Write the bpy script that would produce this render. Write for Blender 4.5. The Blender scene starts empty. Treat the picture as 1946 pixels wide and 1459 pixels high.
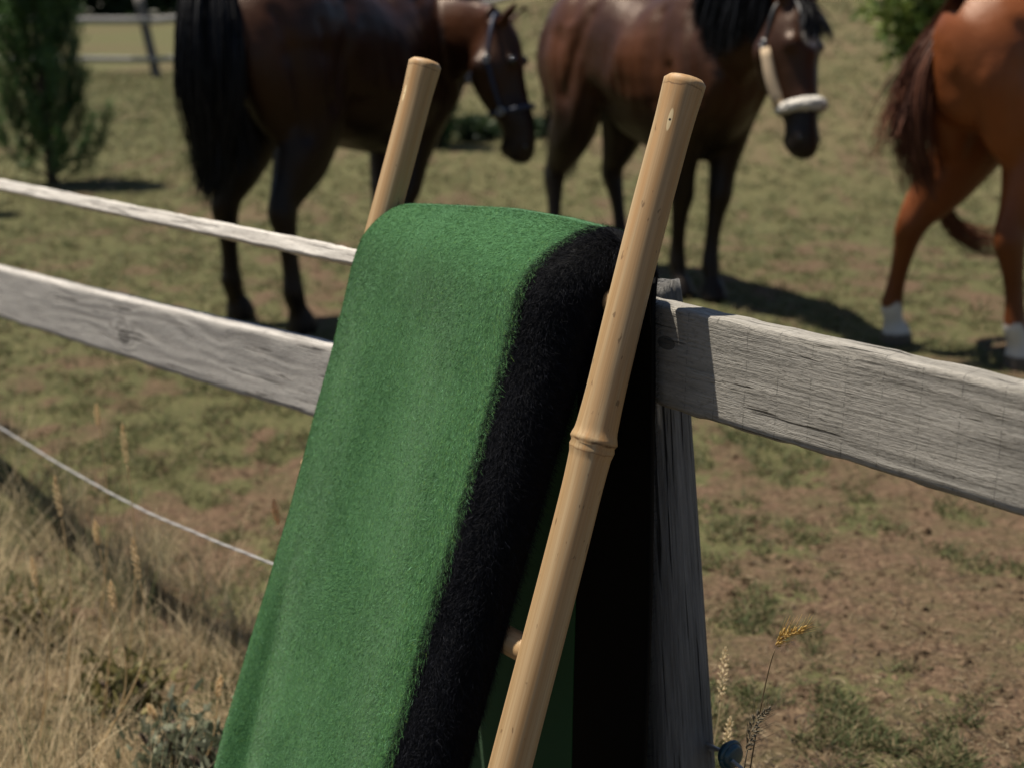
import bpy, math, random
import numpy as np
from mathutils import Vector, Matrix

# ------------------------------------------------------------------ camera, world, sun, exposure
SC = bpy.context.scene
COL = SC.collection
PITCH = math.radians(14.7)
CAMZ = 1.5
cam_d = bpy.data.cameras.new("camera")
cam_d.lens = 50.0
cam_d.sensor_width = 36.0
cam_d.clip_start = 0.05
cam_d.clip_end = 2000.0
cam_d.dof.use_dof = True
cam_d.dof.focus_distance = 2.02
cam_d.dof.aperture_fstop = 3.6
cam_d.dof.aperture_blades = 0
cam = bpy.data.objects.new("camera", cam_d)
COL.objects.link(cam)
cam.location = (0, 0, CAMZ)
cam.rotation_euler = (math.pi / 2 - PITCH, 0, 0)
SC.camera = cam

SUN_AZ = math.radians(21.0)       # measured from -X (left) towards +Y (away)
SUN_EL = math.radians(69.5)
sdir = Vector((-math.cos(SUN_AZ) * math.cos(SUN_EL), math.sin(SUN_AZ) * math.cos(SUN_EL), math.sin(SUN_EL)))
W = bpy.data.worlds.new("World")
SC.world = W
W.use_nodes = True
wn = W.node_tree
bg = wn.nodes.get("Background") or wn.nodes.new("ShaderNodeBackground")
sky = wn.nodes.new("ShaderNodeTexSky")
sky.sky_type = 'NISHITA'
sky.sun_disc = False
sky.sun_elevation = SUN_EL
sky.sun_rotation = math.atan2(sdir.x, sdir.y)
sky.altitude = 200
sky.air_density = 1.0
sky.dust_density = 1.0
sky.ozone_density = 1.5
wn.links.new(sky.outputs[0], bg.inputs[0])
bg.inputs[1].default_value = 0.05
sun_d = bpy.data.lights.new("sun", 'SUN')
sun_d.energy = 5.0
sun_d.angle = math.radians(0.55)
sun_d.color = (1.0, 0.92, 0.80)
sun = bpy.data.objects.new("sun", sun_d)
COL.objects.link(sun)
sun.rotation_euler = sdir.to_track_quat('Z', 'Y').to_euler()
sun.location = (-20, 8, 30)
VS = SC.view_settings
VS.view_transform = 'Standard'
VS.look = 'None'
VS.exposure = 0.70
VS.gamma = 1.0
try:
    SC.cycles.max_bounces = 8
    SC.cycles.transparent_max_bounces = 4
except Exception:
    pass

rng = np.random.default_rng(11)
random.seed(5)

# ------------------------------------------------------------------ measuring helpers
FPX = 2703.0


def ray(x, y):
    xc = (x - 973) / FPX
    yc = -(y - 729.5) / FPX
    return np.array([xc, math.cos(PITCH) + yc * math.sin(PITCH), -math.sin(PITCH) + yc * math.cos(PITCH)])


def at(x, y, Y):
    r = ray(x, y)
    return np.array([0, 0, CAMZ]) + r * (Y / r[1])


TH = math.radians(38.6)
FD = np.array([-math.sin(TH), math.cos(TH), 0.0])      # along the fence, away to the left
FN = np.array([-math.cos(TH), -math.sin(TH), 0.0])     # out of the fence, towards the viewer
P0 = at(1250, 575, 2.05)
P0[2] = 0


def fen(t, s, z):
    return P0 + FD * t + FN * s + np.array([0, 0, z])


# ------------------------------------------------------------------ noise
_tab = np.random.default_rng(3).random((256, 256))


def vnoise(x, y):
    x = np.asarray(x, float)
    y = np.asarray(y, float)
    xi = np.floor(x).astype(int)
    yi = np.floor(y).astype(int)
    fx = x - xi
    fy = y - yi
    fx = fx * fx * (3 - 2 * fx)
    fy = fy * fy * (3 - 2 * fy)
    a = _tab[xi % 256, yi % 256]
    b = _tab[(xi + 1) % 256, yi % 256]
    c = _tab[xi % 256, (yi + 1) % 256]
    d = _tab[(xi + 1) % 256, (yi + 1) % 256]
    return (a * (1 - fx) + b * fx) * (1 - fy) + (c * (1 - fx) + d * fx) * fy


def fbm(x, y, oct=4):
    v = 0
    a = 0.5
    n = 0
    for k in range(oct):
        v = v + a * vnoise(x * 2 ** k + 17.3 * k, y * 2 ** k + 5.1 * k)
        n += a
        a *= 0.55
    return v / n


def sstep(a, b, x):
    t = np.clip((np.asarray(x, float) - a) / (b - a), 0, 1)  # works for a > b too
    return t * t * (3 - 2 * t)


# ------------------------------------------------------------------ mesh helpers
def mesh_np(name, verts, faces, mats, cols=None, smooth=True, mat_idx=None):
    """faces: list of index lists, or (tri array, quad array)"""
    me = bpy.data.meshes.new(name)
    verts = np.asarray(verts, dtype=np.float32)
    if isinstance(faces, tuple):
        tri, quad = faces
        tri = np.asarray(tri, dtype=np.int32).reshape(-1, 3)
        quad = np.asarray(quad, dtype=np.int32).reshape(-1, 4)
        loops = np.concatenate([quad.ravel(), tri.ravel()])
        tot = np.concatenate([np.full(len(quad), 4), np.full(len(tri), 3)]).astype(np.int32)
    else:
        tot = np.array([len(f) for f in faces], dtype=np.int32)
        loops = np.array([i for f in faces for i in f], dtype=np.int32)
    starts = np.concatenate([[0], np.cumsum(tot)[:-1]]).astype(np.int32)
    me.vertices.add(len(verts))
    me.vertices.foreach_set("co", verts.ravel())
    me.loops.add(len(loops))
    me.loops.foreach_set("vertex_index", loops.astype(np.int32))
    me.polygons.add(len(tot))
    me.polygons.foreach_set("loop_start", starts)
    me.polygons.foreach_set("loop_total", tot)
    me.polygons.foreach_set("use_smooth", np.full(len(tot), bool(smooth)))
    if mat_idx is not None:
        me.polygons.foreach_set("material_index", np.asarray(mat_idx, dtype=np.int32))
    me.update(calc_edges=True)
    me.validate()
    for m in (mats if isinstance(mats, (list, tuple)) else [mats]):
        me.materials.append(m)
    if cols is not None:
        at_ = me.color_attributes.new("col", 'FLOAT_COLOR', 'POINT')
        c4 = np.ones((len(verts), 4), dtype=np.float32)
        c4[:, :3] = cols
        at_.data.foreach_set("color", c4.ravel())
    return me


def link(name, me, parent=None, mw=None):
    o = bpy.data.objects.new(name, me)
    COL.objects.link(o)
    if parent is not None:
        o.parent = parent
    if mw is not None:
        o.matrix_local = mw
    return o


def tag(o, label=None, cat=None, group=None, kind=None):
    if label:
        o["label"] = label
    if cat:
        o["category"] = cat
    if group:
        o["group"] = group
    if kind:
        o["kind"] = kind
    return o


def empty(name, loc, rz=0.0):
    o = bpy.data.objects.new(name, None)
    COL.objects.link(o)
    o.location = tuple(loc)
    o.rotation_euler = (0, 0, rz)
    o.empty_display_size = 0.1
    return o


def catmull(P, n):
    P = np.asarray(P, float)
    if len(P) < 3:
        u = np.linspace(0, 1, n)[:, None]
        return P[0] * (1 - u) + P[-1] * u
    Q = np.vstack([2 * P[0] - P[1], P, 2 * P[-1] - P[-2]])
    m = len(P) - 1
    out = []
    for u in np.linspace(0, m, n):
        i = min(int(u), m - 1)
        t = u - i
        a, b, c, d = Q[i], Q[i + 1], Q[i + 2], Q[i + 3]
        out.append(0.5 * (2 * b + (c - a) * t + (2 * a - 5 * b + 4 * c - d) * t * t + (3 * b - a - 3 * c + d) * t ** 3))
    return np.array(out)


def join(parts):
    V = []
    Fq = []
    k = 0
    for v, f in parts:
        V.append(np.asarray(v, float))
        Fq += [[i + k for i in q] for q in f]
        k += len(v)
    return np.vstack(V), Fq


def loft(path, ref=(0, 1, 0), n=16, res=None, exp=2.0, cap=True):
    """path rows: x y z ra rb ; ra perpendicular to ref, rb along ref"""
    path = np.asarray(path, float)
    if res is None:
        res = (len(path) - 1) * 4 + 1
    Q = catmull(path, res)
    C = Q[:, :3]
    T = np.gradient(C, axis=0)
    T /= np.linalg.norm(T, axis=1)[:, None] + 1e-12
    ref = np.asarray(ref, float)
    V = []
    for i in range(len(C)):
        B = ref - T[i] * (ref @ T[i])
        B /= np.linalg.norm(B) + 1e-12
        U = np.cross(B, T[i])
        a = np.linspace(0, 2 * math.pi, n, endpoint=False)
        ca = np.cos(a)
        sa = np.sin(a)
        e = 2.0 / exp
        ca = np.sign(ca) * np.abs(ca) ** e
        sa = np.sign(sa) * np.abs(sa) ** e
        V.append(C[i] + np.outer(ca * max(Q[i, 3], 1e-4), U) + np.outer(sa * max(Q[i, 4], 1e-4), B))
    V = np.vstack(V)
    F = []
    m = len(C)
    for i in range(m - 1):
        for j in range(n):
            a = i * n + j
            b = i * n + (j + 1) % n
            F.append([a, b, b + n, a + n])
    if cap:
        V = np.vstack([V, C[0], C[-1]])
        k = m * n
        for j in range(n):
            F.append([k, (j + 1) % n, j])
            F.append([k + 1, (m - 1) * n + j, (m - 1) * n + (j + 1) % n])
    return V, F


def tube(pts, r, n=8, closed=False, res=None):
    pts = np.asarray(pts, float)
    if res is None:
        res = (len(pts) - 1) * 3 + 1 if len(pts) > 2 else 2
    r = np.broadcast_to(np.asarray(r, float), (len(pts),))
    d = pts[-1] - pts[0]
    ref = np.array([0, 0, 1.0]) if abs(d[2]) < 0.8 * np.linalg.norm(d) + 1e-9 else np.array([0.3, 1.0, 0])
    return loft(np.column_stack([pts, r, r]), ref=ref, n=n, res=res)


def ellipsoid(c, r, n=12, m=8):
    V = []
    for i in range(1, m):
        th = math.pi * i / m
        for j in range(n):
            ph = 2 * math.pi * j / n
            V.append([c[0] + r[0] * math.sin(th) * math.cos(ph), c[1] + r[1] * math.sin(th) * math.sin(ph), c[2] + r[2] * math.cos(th)])
    F = []
    for i in range(m - 2):
        for j in range(n):
            a = i * n + j
            b = i * n + (j + 1) % n
            F.append([a, a + n, b + n, b])
    V += [[c[0], c[1], c[2] + r[2]], [c[0], c[1], c[2] - r[2]]]
    k = (m - 1) * n
    for j in range(n):
        F.append([k, j, (j + 1) % n])
        F.append([k + 1, (m - 2) * n + (j + 1) % n, (m - 2) * n + j])
    return np.array(V), F


def ribbons(P, width, side=None):
    """P: N x K x 3 polylines, width: N -> tapered ribbons. returns verts, (tri, quad)"""
    N, K, _ = P.shape
    T = P[:, -1] - P[:, 0]
    if side is None:
        side = rng.normal(size=(N, 3))
    S = np.cross(T, side)
    S /= np.linalg.norm(S, axis=1)[:, None] + 1e-9
    tap = 1.0 - 0.75 * np.linspace(0, 1, K) ** 1.6
    off = S[:, None, :] * (np.asarray(width)[:, None, None] * 0.5) * tap[None, :, None]
    V = np.stack([P - off, P + off], axis=2).reshape(N * K * 2, 3)
    base = (np.arange(N) * K * 2)[:, None] + (np.arange(K - 1) * 2)[None, :]
    base = base.ravel()
    quad = np.column_stack([base, base + 1, base + 3, base + 2])
    return V, (np.zeros((0, 3), int), quad)


# ------------------------------------------------------------------ materials
class NT:
    def __init__(self, name):
        self.m = bpy.data.materials.new(name)
        self.m.use_nodes = True
        self.t = self.m.node_tree
        self.b = self.t.nodes["Principled BSDF"]

    def n(self, typ, **kw):
        nd = self.t.nodes.new(typ)
        for k, v in kw.items():
            if k in nd.inputs:
                nd.inputs[k].default_value = v
            else:
                setattr(nd, k, v)
        return nd

    def l(self, a, b):
        self.t.links.new(a, b)

    def sock(self, s, v):
        if hasattr(v, 'is_output'):
            self.l(v, s)
        else:
            s.default_value = v

    def math(self, op, a, b=0.0, clamp=False):
        nd = self.n('ShaderNodeMath', operation=op)
        nd.use_clamp = clamp
        self.sock(nd.inputs[0], a)
        self.sock(nd.inputs[1], b)
        return nd.outputs[0]

    def mix(self, f, a, b, mode='MIX'):
        nd = self.n('ShaderNodeMix', data_type='RGBA', blend_type=mode)
        self.sock(nd.inputs[0], f)
        for s, v in ((nd.inputs[6], a), (nd.inputs[7], b)):
            if isinstance(v, (tuple, list)):
                v = (v[0], v[1], v[2], 1.0)
            self.sock(s, v)
        return nd.outputs[2]

    def ramp(self, f, stops):
        nd = self.n('ShaderNodeValToRGB')
        e = nd.color_ramp.elements
        while len(e) < len(stops):
            e.new(0.5)
        for i, (p, c) in enumerate(stops):
            e[i].position = p
            e[i].color = (c[0], c[1], c[2], 1.0) if isinstance(c, (tuple, list)) else (c, c, c, 1.0)
        self.l(f, nd.inputs[0])
        return nd.outputs[0]

    def coord(self, which='Object'):
        return self.n('ShaderNodeTexCoord').outputs[which]

    def mapping(self, vec, scale=(1, 1, 1), loc=(0, 0, 0)):
        nd = self.n('ShaderNodeMapping')
        nd.inputs['Scale'].default_value = scale
        nd.inputs['Location'].default_value = loc
        self.l(vec, nd.inputs['Vector'])
        return nd.outputs[0]

    def noise(self, vec, scale=5.0, detail=4.0, rough=0.55, dist=0.0):
        nd = self.n('ShaderNodeTexNoise')
        nd.inputs['Scale'].default_value = scale
        nd.inputs['Detail'].default_value = detail
        nd.inputs['Roughness'].default_value = rough
        nd.inputs['Distortion'].default_value = dist
        self.l(vec, nd.inputs['Vector'])
        return nd.outputs[0]

    def bump(self, h, strength=0.5, dist=0.01, normal=None):
        nd = self.n('ShaderNodeBump')
        nd.inputs['Strength'].default_value = strength
        nd.inputs['Distance'].default_value = dist
        self.l(h, nd.inputs['Height'])
        if normal is not None:
            self.l(normal, nd.inputs['Normal'])
        return nd.outputs[0]

    def base(self, c):
        if isinstance(c, (tuple, list)):
            self.b.inputs['Base Color'].default_value = (c[0], c[1], c[2], 1)
        else:
            self.l(c, self.b.inputs['Base Color'])

    def attr(self, name='col'):
        return self.n('ShaderNodeAttribute', attribute_name=name).outputs['Color']

    def set(self, **kw):
        for k, v in kw.items():
            self.sock(self.b.inputs[k.replace('_', ' ')], v)


def attr_mat(name, rough=0.8, spec=0.3, sheen=0.0, trans=0.0):
    t = NT(name)
    t.base(t.attr())
    t.set(Roughness=rough)
    t.b.inputs['Specular IOR Level'].default_value = spec
    if sheen:
        t.b.inputs['Sheen Weight'].default_value = sheen
    if trans:
        # leaves let light through
        tr = t.n('ShaderNodeBsdfTranslucent')
        t.l(t.attr(), tr.inputs[0])
        mx = t.n('ShaderNodeMixShader')
        mx.inputs[0].default_value = trans
        t.l(t.b.outputs[0], mx.inputs[1])
        t.l(tr.outputs[0], mx.inputs[2])
        t.l(mx.outputs[0], t.t.nodes['Material Output'].inputs[0])
    return t.m


def plain(name, c, rough=0.6, metal=0.0, nscale=40.0, var=0.25, spec=0.4):
    t = NT(name)
    v = t.coord()
    nz = t.noise(v, nscale, 4)
    t.base(t.mix(nz, tuple(x * (1 - var) for x in c), tuple(min(1, x * (1 + var)) for x in c)))
    t.set(Roughness=rough, Metallic=metal)
    t.b.inputs['Specular IOR Level'].default_value = spec
    t.l(t.bump(nz, 0.15, 0.002), t.b.inputs['Normal'])
    return t.m


def wood_mat(name, dark, mid, light, grain=1.0, relief=0.9, saw=True, knot=None, crk=(4.5, 120, 120), rgh=(60, 190, 190)):
    """weathered board: object x runs along the grain, z up the face"""
    t = NT(name)
    v = t.coord()
    warp = t.noise(t.mapping(v, (1.6, 6, 6)), 1.0, 3, 0.5)
    sep = t.n('ShaderNodeSeparateXYZ')
    t.l(v, sep.inputs[0])
    x, y, z = sep.outputs
    zz = t.math('ADD', z, t.math('MULTIPLY', y, 0.83))
    if knot:
        kx, kz, kr = knot
        dx = t.math('MULTIPLY', t.math('SUBTRACT', x, kx), 0.55)
        dz = t.math('SUBTRACT', z, kz)
        dd = t.math('SQRT', t.math('ADD', t.math('MULTIPLY', dx, dx), t.math('MULTIPLY', dz, dz)))
        kin = t.math('SUBTRACT', 1.0, t.math('DIVIDE', dd, kr * 3.2), clamp=True)
        kin2 = t.math('MULTIPLY', kin, kin)
    # growth rings as lines, warped
    ph = t.math('ADD', t.math('MULTIPLY', zz, 190.0 * grain), t.math('MULTIPLY', warp, 30.0 * grain))
    if knot:
        ph = t.math('ADD', ph, t.math('MULTIPLY', kin2, 26.0))
    ring = t.math('MULTIPLY', t.math('ADD', t.math('SINE', ph), 1.0), 0.5)
    fine = t.noise(t.mapping(v, (7, 260, 260)), 1.0, 6, 0.65)
    fib = t.noise(t.mapping(v, (18, 700, 700)), 1.0, 3, 0.6)
    rough_n = t.noise(t.mapping(v, rgh), 1.0, 5, 0.7)
    blotch = t.noise(t.mapping(v, (3.0, 11, 11)), 1.0, 4, 0.6)
    patch = t.ramp(t.noise(t.mapping(v, (2.2, 9, 9), (3.1, 1.7, 0.4)), 1.0, 3, 0.5), [(0.38, 0.0), (0.62, 1.0)])
    ringp = t.math('MULTIPLY', ring, patch)
    h = t.math('ADD', t.math('MULTIPLY', ringp, 0.55), t.math('ADD', t.math('MULTIPLY', fine, 0.7), t.math('MULTIPLY', rough_n, 0.75)))
    h = t.math('ADD', h, t.math('MULTIPLY', fib, 0.3))
    crack_n = t.noise(t.mapping(v, crk, (0.7, 2.2, 5.0)), 1.0, 3, 0.55, 0.2)
    crack = t.ramp(crack_n, [(0.33, 1.0), (0.385, 0.0)])
    c = t.mix(t.ramp(fine, [(0.25, 0.0), (0.7, 1.0)]), mid, light)
    c = t.mix(t.math('MULTIPLY', t.math('SUBTRACT', 1.0, ring), t.math('MULTIPLY', patch, 0.45)), c, dark)
    c = t.mix(t.ramp(blotch, [(0.40, 0.0), (0.75, 0.55)]), c, mid)
    c = t.mix(t.math('MULTIPLY', t.ramp(rough_n, [(0.25, 1.0), (0.5, 0.0)]), 0.55), c, dark)
    c = t.mix(t.math('MULTIPLY', crack, 0.85), c, tuple(q * 0.3 for q in dark))
    h = t.math('SUBTRACT', h, t.math('MULTIPLY', crack, 0.9))
    if saw:
        # saw marks: faint broken lines across the board
        fx = t.math('FRACT', t.math('ADD', t.math('MULTIPLY', x, 17.5), t.math('MULTIPLY', z, 0.35)))
        ln = t.math('LESS_THAN', t.math('ABSOLUTE', t.math('SUBTRACT', fx, 0.5)), 0.014)
        dash = t.math('GREATER_THAN', t.noise(t.mapping(v, (20, 30, 150)), 1.0, 2, 0.5), 0.5)
        sawm = t.math('MULTIPLY', ln, dash)
        c = t.mix(t.math('MULTIPLY', sawm, 0.32), c, tuple(q * 0.5 for q in dark))
        h = t.math('SUBTRACT', h, t.math('MULTIPLY', sawm, 0.2))
    if knot:
        kc = t.math('MULTIPLY', t.math('LESS_THAN', dd, kr), 0.6)
        c = t.mix(kc, c, tuple(q * 0.45 for q in dark))
    t.base(c)
    t.set(Roughness=0.88)
    t.b.inputs['Specular IOR Level'].default_value = 0.2
    t.l(t.bump(h, relief, 0.0035), t.b.inputs['Normal'])
    return t.m


def bamboo_mat(name, spots, nodes_z, ztop=None):
    """object z runs along the pole"""
    t = NT(name)
    v = t.coord()
    sep = t.n('ShaderNodeSeparateXYZ')
    t.l(v, sep.inputs[0])
    x, y, z = sep.outputs
    streak = t.noise(t.mapping(v, (70, 70, 1.1)), 1.0, 5, 0.6)
    fine = t.noise(t.mapping(v, (420, 420, 3.0)), 1.0, 4, 0.6)
    big = t.noise(t.mapping(v, (60, 60, 0.9), (3, 1, 2)), 1.0, 4, 0.6)
    c = t.ramp(streak, [(0.25, (0.24, 0.150, 0.070)), (0.48, (0.36, 0.245, 0.128)), (0.75, (0.45, 0.335, 0.195))])
    c = t.mix(t.ramp(big, [(0.42, 0.0), (0.66, 0.75)]), c, (0.37, 0.195, 0.072))
    c = t.mix(t.math('MULTIPLY', t.ramp(fine, [(0.3, 1.0), (0.58, 0.0)]), 0.55), c, (0.25, 0.155, 0.070))
    # small scuffs and freckles
    sc = t.noise(t.mapping(v, (120, 120, 45), (2, 1, 3)), 1.0, 2, 0.5)
    c = t.mix(t.math('MULTIPLY', t.ramp(sc, [(0.265, 1.0), (0.31, 0.0)]), 0.65), c, (0.10, 0.055, 0.025))
    crack = t.noise(t.mapping(v, (95, 95, 2.0), (5, 3, 1)), 1.0, 1, 0.4, 0.1)
    ck = t.ramp(crack, [(0.185, 1.0), (0.215, 0.0)])
    c = t.mix(t.math('MULTIPLY', ck, 0.8), c, (0.07, 0.035, 0.015))
    # rings at the nodes
    wob = t.math('MULTIPLY', t.noise(t.mapping(v, (60, 60, 60)), 1.0, 2, 0.5), 0.006)
    for nz in nodes_z:
        dz = t.math('ABSOLUTE', t.math('SUBTRACT', t.math('ADD', z, wob), nz + 0.003))
        rg = t.ramp(t.math('MULTIPLY', dz, 100.0), [(0.05, 1.0), (0.28, 0.0)])
        c = t.mix(t.math('MULTIPLY', rg, t.ramp(sc, [(0.3, 0.3), (0.6, 0.95)])), c, (0.11, 0.055, 0.022))
        dz2 = t.math('ABSOLUTE', t.math('SUBTRACT', t.math('ADD', z, wob), nz - 0.011))
        rg2 = t.ramp(t.math('MULTIPLY', dz2, 100.0), [(0.0, 1.0), (0.16, 0.0)])
        c = t.mix(t.math('MULTIPLY', rg2, 0.6), c, (0.17, 0.085, 0.035))
    if ztop:
        dz = t.math('ABSOLUTE', t.math('SUBTRACT', t.math('ADD', z, t.math('MULTIPLY', wob, 2.2)), ztop - 0.008))
        c = t.mix(t.math('MULTIPLY', t.ramp(t.math('MULTIPLY', dz, 100.0), [(0.03, 0.75), (0.16, 0.0)]), t.ramp(big, [(0.35, 0.2), (0.6, 1.0)])), c, (0.12, 0.065, 0.028))
        c = t.mix(t.math('MULTIPLY', t.math('GREATER_THAN', z, ztop - 0.0015), t.ramp(fine, [(0.3, 0.5), (0.7, 0.1)])), c, (0.22, 0.14, 0.07))
    for (px, py, pz) in spots:
        dx = t.math('SUBTRACT', x, px)
        dy = t.math('SUBTRACT', y, py)
        dz = t.math('SUBTRACT', z, pz)
        rr = t.math('ADD', t.math('MULTIPLY', dx, dx), t.math('MULTIPLY', dy, dy))
        oval = t.math('SQRT', t.math('ADD', t.math('MULTIPLY', rr, 22.0), t.math('MULTIPLY', t.math('MULTIPLY', dz, dz), 0.9)))
        dot = t.math('SQRT', t.math('ADD', rr, t.math('MULTIPLY', dz, dz)))
        c = t.mix(t.ramp(t.math('MULTIPLY', oval, 40.0), [(0.55, 0.85), (0.66, 0.0)]), c, (0.66, 0.52, 0.30))
        c = t.mix(t.ramp(t.math('MULTIPLY', dot, 100.0), [(0.14, 1.0), (0.22, 0.0)]), c, (0.01, 0.006, 0.004))
    t.base(c)
    t.set(Roughness=t.math('ADD', 0.42, t.math('MULTIPLY', streak, 0.30)))
    t.b.inputs['Specular IOR Level'].default_value = 0.35
    h = t.math('ADD', t.math('MULTIPLY', fine, 0.5), t.math('SUBTRACT', streak, t.math('MULTIPLY', ck, 0.8)))
    t.l(t.bump(h, 0.22, 0.0012), t.b.inputs['Normal'])
    return t.m


# ------------------------------------------------------------------ ground
def gh(x, y):
    x = np.asarray(x, float)
    y = np.asarray(y, float)
    rise = sstep(-7.2, 4.0, x - 0.02 * (y - 12))
    along = np.clip(y - 10.5, 0, None)
    hill = rise * (0.115 * along - 0.0009 * np.clip(along, 0, 60) ** 2)
    hill = np.minimum(hill, 5.5 + 0 * hill)
    h = hill + 0.05 * (fbm(x * 0.6, y * 0.6, 3) - 0.5) * sstep(8, 12, y)
    h = h + 0.022 * (fbm(x * 3.0 + 9, y * 3.0, 4) - 0.5) * (1 - sstep(9, 15, y)) * (1 - sstep(6, 9, np.abs(x)))
    h = h - 0.23 * sstep(-0.10, -1.0, x) * sstep(6.4, 4.0, y) * sstep(-1, 1.5, y)
    return h


def greenness(x, y):
    g = fbm(x * 1.7 + 40, y * 1.1 + 11, 4)
    g2 = fbm(x * 8.0 + 3, y * 6.0 + 7, 3)
    base = 0.40 + 0.28 * sstep(3.6, 6.5, y) - 0.10 * sstep(11, 17, y) * sstep(-1.5, 1.5, x) + 0.10 * sstep(9, 14, y) * (1 - sstep(-3, 0, x))
    return np.clip(base + (g - 0.5) * 1.1 + (g2 - 0.5) * 1.35, 0, 1)


def axis(a, b, fine0, fine1, step, grow=1.14):
    out = list(np.arange(fine0, fine1, step))
    s = step
    x = out[-1]
    while x < b:
        s *= grow
        x += s
        out.append(x)
    s = step
    x = out[0]
    lo = []
    while x > a:
        s *= grow
        x -= s
        lo.append(x)
    return np.array(lo[::-1] + out)


xs = axis(-600, 600, -3.2, 3.6, 0.045)
ys = axis(-40, 900, 2.2, 9.5, 0.045)
GX, GY = np.meshgrid(xs, ys, indexing='ij')
GZ = gh(GX, GY)
nx, ny = GX.shape
gv = np.column_stack([GX.ravel(), GY.ravel(), GZ.ravel()])
ii, jj = np.meshgrid(np.arange(nx - 1), np.arange(ny - 1), indexing='ij')
a = (ii * ny + jj).ravel()
gq = np.column_stack([a, a + ny, a + ny + 1, a + 1])
gcol = np.zeros((len(gv), 3))
gcol[:, 0] = greenness(gv[:, 0], gv[:, 1])
gcol[:, 2] = sstep(7.5, 13, gv[:, 1])
gcol[:, 1] = sstep(9, 15, gv[:, 1]) * sstep(-2.0, 2.0, gv[:, 0])
t = NT("pasture_soil")
v = t.coord()
sepc = t.n('ShaderNodeSeparateColor')
t.l(t.attr(), sepc.inputs[0])
g0 = sepc.outputs[0]
dryf = sepc.outputs[1]
farf = sepc.outputs[2]
n1 = t.noise(v, 9.0, 6, 0.65)
n2 = t.noise(v, 45.0, 5, 0.65)
n3 = t.noise(v, 2.2, 4, 0.6)
soil = t.ramp(n2, [(0.30, (0.026, 0.017, 0.011)), (0.5, (0.088, 0.057, 0.036)), (0.68, (0.165, 0.112, 0.073))])
soil = t.mix(t.ramp(n1, [(0.35, 0.0), (0.7, 0.6)]), soil, (0.120, 0.078, 0.050))
grs = t.ramp(n2, [(0.25, (0.035, 0.042, 0.016)), (0.5, (0.080, 0.080, 0.034)), (0.75, (0.145, 0.132, 0.064))])
dry = t.ramp(n2, [(0.25, (0.08, 0.064, 0.033)), (0.75, (0.160, 0.128, 0.070))])
gm = t.math('ADD', g0, t.math('MULTIPLY', t.math('SUBTRACT', n1, 0.5), 1.1))
c = t.mix(t.ramp(gm, [(0.42, 0.0), (0.62, 0.92)]), soil, grs)
n4 = t.noise(v, 0.9, 5, 0.7)
n5 = t.noise(v, 6.5, 5, 0.7)
c = t.mix(t.ramp(n5, [(0.42, 0.0), (0.64, 0.50)]), c, (0.052, 0.059, 0.024))
c = t.mix(t.math('MULTIPLY', farf, t.ramp(n4, [(0.44, 0.0), (0.66, 0.45)])), c, (0.118, 0.106, 0.052))
c = t.mix(t.math('MULTIPLY', dryf, t.ramp(n3, [(0.35, 0.15), (0.65, 0.75)])), c, dry)
t.base(c)
t.set(Roughness=0.95)
t.b.inputs['Specular IOR Level'].default_value = 0.1
t.l(t.bump(t.math('ADD', n2, t.math('MULTIPLY', n1, 1.5)), 0.8, 0.014), t.b.inputs['Normal'])
ground = link("ground", mesh_np("ground", gv, (np.zeros((0, 3), int), gq), t.m, gcol))
tag(ground, kind="structure")


# ------------------------------------------------------------------ grass (blades)
def in_view(x, y, margin=60):
    px = 973 + 2795 * x / np.maximum(y, 0.1)
    return (px > -margin) & (px < 1946 + margin)


def blade_mesh(name, R, H, Wd, lean, cols, mat, K=4, curl=0.5):
    N = len(R)
    az = rng.random(N) * 2 * math.pi
    dr = np.column_stack([np.cos(az), np.sin(az), np.zeros(N)])
    u = np.linspace(0, 1, K)
    P = np.zeros((N, K, 3))
    for k in range(K):
        P[:, k] = R + dr * (lean * H * (u[k] * 0.5 + curl * u[k] ** 2))[:, None]
        P[:, k, 2] += H * (u[k] - 0.28 * curl * lean * u[k] ** 2)
    V, F = ribbons(P, Wd)
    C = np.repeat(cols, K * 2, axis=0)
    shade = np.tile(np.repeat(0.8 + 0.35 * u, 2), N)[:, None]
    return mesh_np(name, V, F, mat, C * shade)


grass_mat = attr_mat("grass_blade", 0.7, 0.25, trans=0.3)
straw_mat = attr_mat("straw", 0.6, 0.3, trans=0.45)
N = 640000
yy = 2.6 + (rng.random(N) ** 2.2) * 34.0
xx = (rng.random(N) - 0.5) * 0.80 * yy
gk = greenness(xx, yy) + (rng.random(N) - 0.5) * 0.35
# tufts: keep roots gathered in little clumps
cl = fbm(xx * 11.0, yy * 11.0, 2)
keep = (gk > 0.455) & (cl + (rng.random(N) - 0.5) * 0.25 > 0.52)
xx, yy, gk = xx[keep], yy[keep], gk[keep]
N = len(xx)
R = np.column_stack([xx, yy, gh(xx, yy) - 0.003])
H = (0.012 + 0.030 * rng.random(N) ** 2) * (0.8 + 0.05 * yy)
mixg = rng.random(N)[:, None]
dryb = (rng.random(N) < 0.38)[:, None]
gc = np.array([0.045, 0.066, 0.024]) * (1 - mixg) + np.array([0.12, 0.13, 0.055]) * mixg
dc = np.array([0.13, 0.105, 0.055]) * (1 - mixg) + np.array([0.25, 0.20, 0.112]) * mixg
cols = np.where(dryb, dc, gc)
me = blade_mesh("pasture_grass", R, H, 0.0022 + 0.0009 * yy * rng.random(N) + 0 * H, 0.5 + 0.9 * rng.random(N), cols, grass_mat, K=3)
tag(link("pasture_grass", me), "short patchy green and straw grass over the bare pasture soil", "grass", kind="stuff")

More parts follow.
